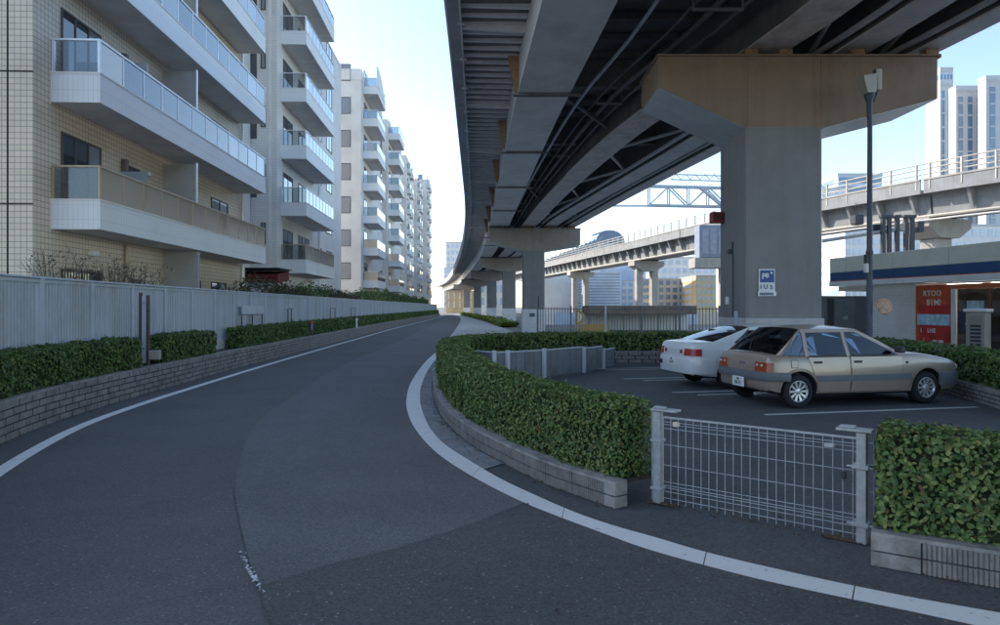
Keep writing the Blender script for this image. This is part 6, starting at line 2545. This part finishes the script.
m_leaf_dry = leaf_mat('leaf_dry', [(.05, .045, .03), (.07, .06, .04), (.06, .075, .03), (.10, .08, .05)])
for i, (y, z1, m, lab) in enumerate(((26.5, 2.9, m_leaf_dry, 'dry brownish shrub below the red awning'), (30.5, 2.75, m_leaf_dry, 'dry brownish shrub just past the red awning'), (34.5, 2.9, m_leaf_d, 'dark shrub in front of the second apartment block'),
                                (39, 2.85, m_leaf_dry, 'dry shrub below the second block balconies'), (44.5, 2.7, m_leaf_dry, 'low dry shrub before the rear wing of the second block'), (51, 3.0, m_leaf_d, 'dark shrub between second and third apartment blocks'),
                                (57, 3.2, m_leaf_d, 'dense dark shrub at the foot of the third apartment block'), (63, 3.3, m_leaf_d, 'dense dark shrub under the third block balconies'), (70, 3.2, m_leaf_d, 'dark shrub between third and fourth apartment blocks'),
                                (79, 3.2, m_leaf_d, 'dark shrub under the fourth block balconies'), (90, 3.1, m_leaf_d, 'dark shrub before the fifth apartment block'), (103, 3.1, m_leaf_d, 'farthest dark shrub along the white fence'))):
    x = float(np.interp(y, LW.p[:, 1], LW.p[:, 0])) - 1.9
    shrub(lab, x, y, .85, 1.9 + y * .03, 1.0, z1, 2600, m, leaf=.07 + y * .0012)
# bare twiggy shrubs at the ground floor of the nearest block
m_twig = mat('twig', (.10, .085, .07), .9, var=.2, vscale=20)


def twigs(label, x, y, z1):
    t = wthing('bare_shrub', label, 'shrub', (x, y, 0), 'bare shrubs by the nearest block')
    q = MB()
    for k in range(26):
        a = random.uniform(0, 6.28)
        r1 = random.uniform(.15, .8)
        p0 = Vector((x, y, .4))
        p1 = p0 + Vector((r1 * .4 * math.cos(a), r1 * .4 * math.sin(a), z1 * .5))
        p2 = p0 + Vector((r1 * math.cos(a + .3), r1 * math.sin(a + .3), z1 - .4 - random.uniform(0, .5)))
        q.tube([p0, p1, p2], [.016, .01, .005], 4)
        for j in range(3):
            b = p1.lerp(p2, random.random())
            q.tube([b, b + Vector((random.uniform(-.25, .25), random.uniform(-.25, .25), random.uniform(.05, .35)))], [.006, .003], 3)
    q.obj('branches', m_twig, t)
    n = 160
    P = np.stack([x + rng.normal(0, .4, n), y + rng.normal(0, .4, n), rng.uniform(1.6, z1, n)], 1)
    leaves('foliage', P, rng.normal(0, 1, (n, 3)), np.full(n, .06), m_leaf_dry, t)


twigs('bare twiggy shrub by the barred ground-floor window', -9.2, 15.9, 2.8)
twigs('bare twiggy shrub at the corner of the nearest block', -9.3, 14.0, 2.8)
twigs('bare twiggy shrub below the bronze balcony glass', -9.3, 17.2, 2.75)

# ground cover along the far piers
n = 26000
sv_ = rng.uniform(0, 1, n)
yy = 54 + 90 * sv_ ** 1.3
xx = np.interp(yy, pv_r.p[:, 1], pv_r.p[:, 0]) + rng.uniform(.0, 1.5, n)
zz = .05 + np.abs(rng.normal(0, .12, n)) + .12 * np.sin(yy * .9) ** 2
gc = leaves('ground_cover', np.stack([xx, yy, zz], 1), np.tile((0, -.3, 1.0), (n, 1)), .12 + .002 * yy, leaf_mat('leaf_ground', [(.07, .12, .02), (.12, .18, .03), (.18, .22, .04), (.24, .24, .06)]), None)
gc['label'] = 'green ground cover along the foot of the far piers'
gc['category'] = 'ground cover'

# thin steel posts below the railway, right of the lamp post
for i, px in enumerate((883, 889, 897, 906, 912)):
    x, y, z = at(px, 250, 49)
    t = wthing('steel_post', ('leftmost', 'second', 'third', 'fourth', 'rightmost')[i] + ' of the slim grey posts below the railway behind the shop roof', 'post', (x, y, 0), 'slim posts behind the shop')
    MB().box(x - .13, x + .13, y - .13, y + .13, 0, 8.2).obj('post', m_dark, t)
    MB().box(x - .22, x + .22, y - .2, y + .2, 8.2, 8.4).obj('head_plate', m_dark, t)
eq = wthing('signal_box', 'dark equipment boxes on the pipe below the railway by the lamp post', 'box', (26, 48, 8))
for px, py, w, h in ((857, 220, .32, .36), (876, 229, .4, .3), (918, 227, .25, .4), (905, 227, .2, .3)):
    x, y, z = at(px, py, 50)
    MB().bbox(x - w, x + w, y - .4, y + .4, z - h, z + h, .05).obj('box', m_dark, eq)
x0, y0, z0 = at(822, 241, 50)
x1, y1, z1 = at(900, 229, 49)
MB().tube([(x0, y0, z0), (x1, y1, z1)], .14, 8).obj('pipe', m_rail_c2, eq)

# dry leaf litter caught along the walls and under the gate
lp_, n_ = [], 0
for path, s0, s1, side, cnt in ((IW, 0, IW.s_at_y(12), -1, 260), (FW, 0, FW.L, 1, 120), (LW, sL0, LW.s_at_y(22), 1, 260)):
    for k in range(cnt):
        s = random.uniform(s0, s1)
        p = path.at(s, side * abs(random.gauss(0, .07)) + side * .015)
        lp_.append((p[0], p[1], .012 + random.random() * .008))
for k in range(160):
    f = random.random()
    q_ = gl + (gr_ - gl) * f + np.array((random.gauss(0, .05), random.gauss(0, .09)))
    lp_.append((q_[0], q_[1], .012 + random.random() * .008))
for k in range(70):
    q_ = RIN.at(random.uniform(0, RIN.L), random.uniform(-1.5, .2))
    lp_.append((q_[0], q_[1], .016))
lit = leaves('leaf_litter', np.array(lp_), np.tile((0, 0, 1.0), (len(lp_), 1)), np.full(len(lp_), .028), leaf_mat('leaf_litter', [(.06, .04, .022), (.10, .06, .03), (.14, .095, .05), (.09, .08, .035)]), None, spread=.5)
lit['label'] = 'dry brown leaf litter along the wall feet and under the gate'
lit['category'] = 'leaf litter'
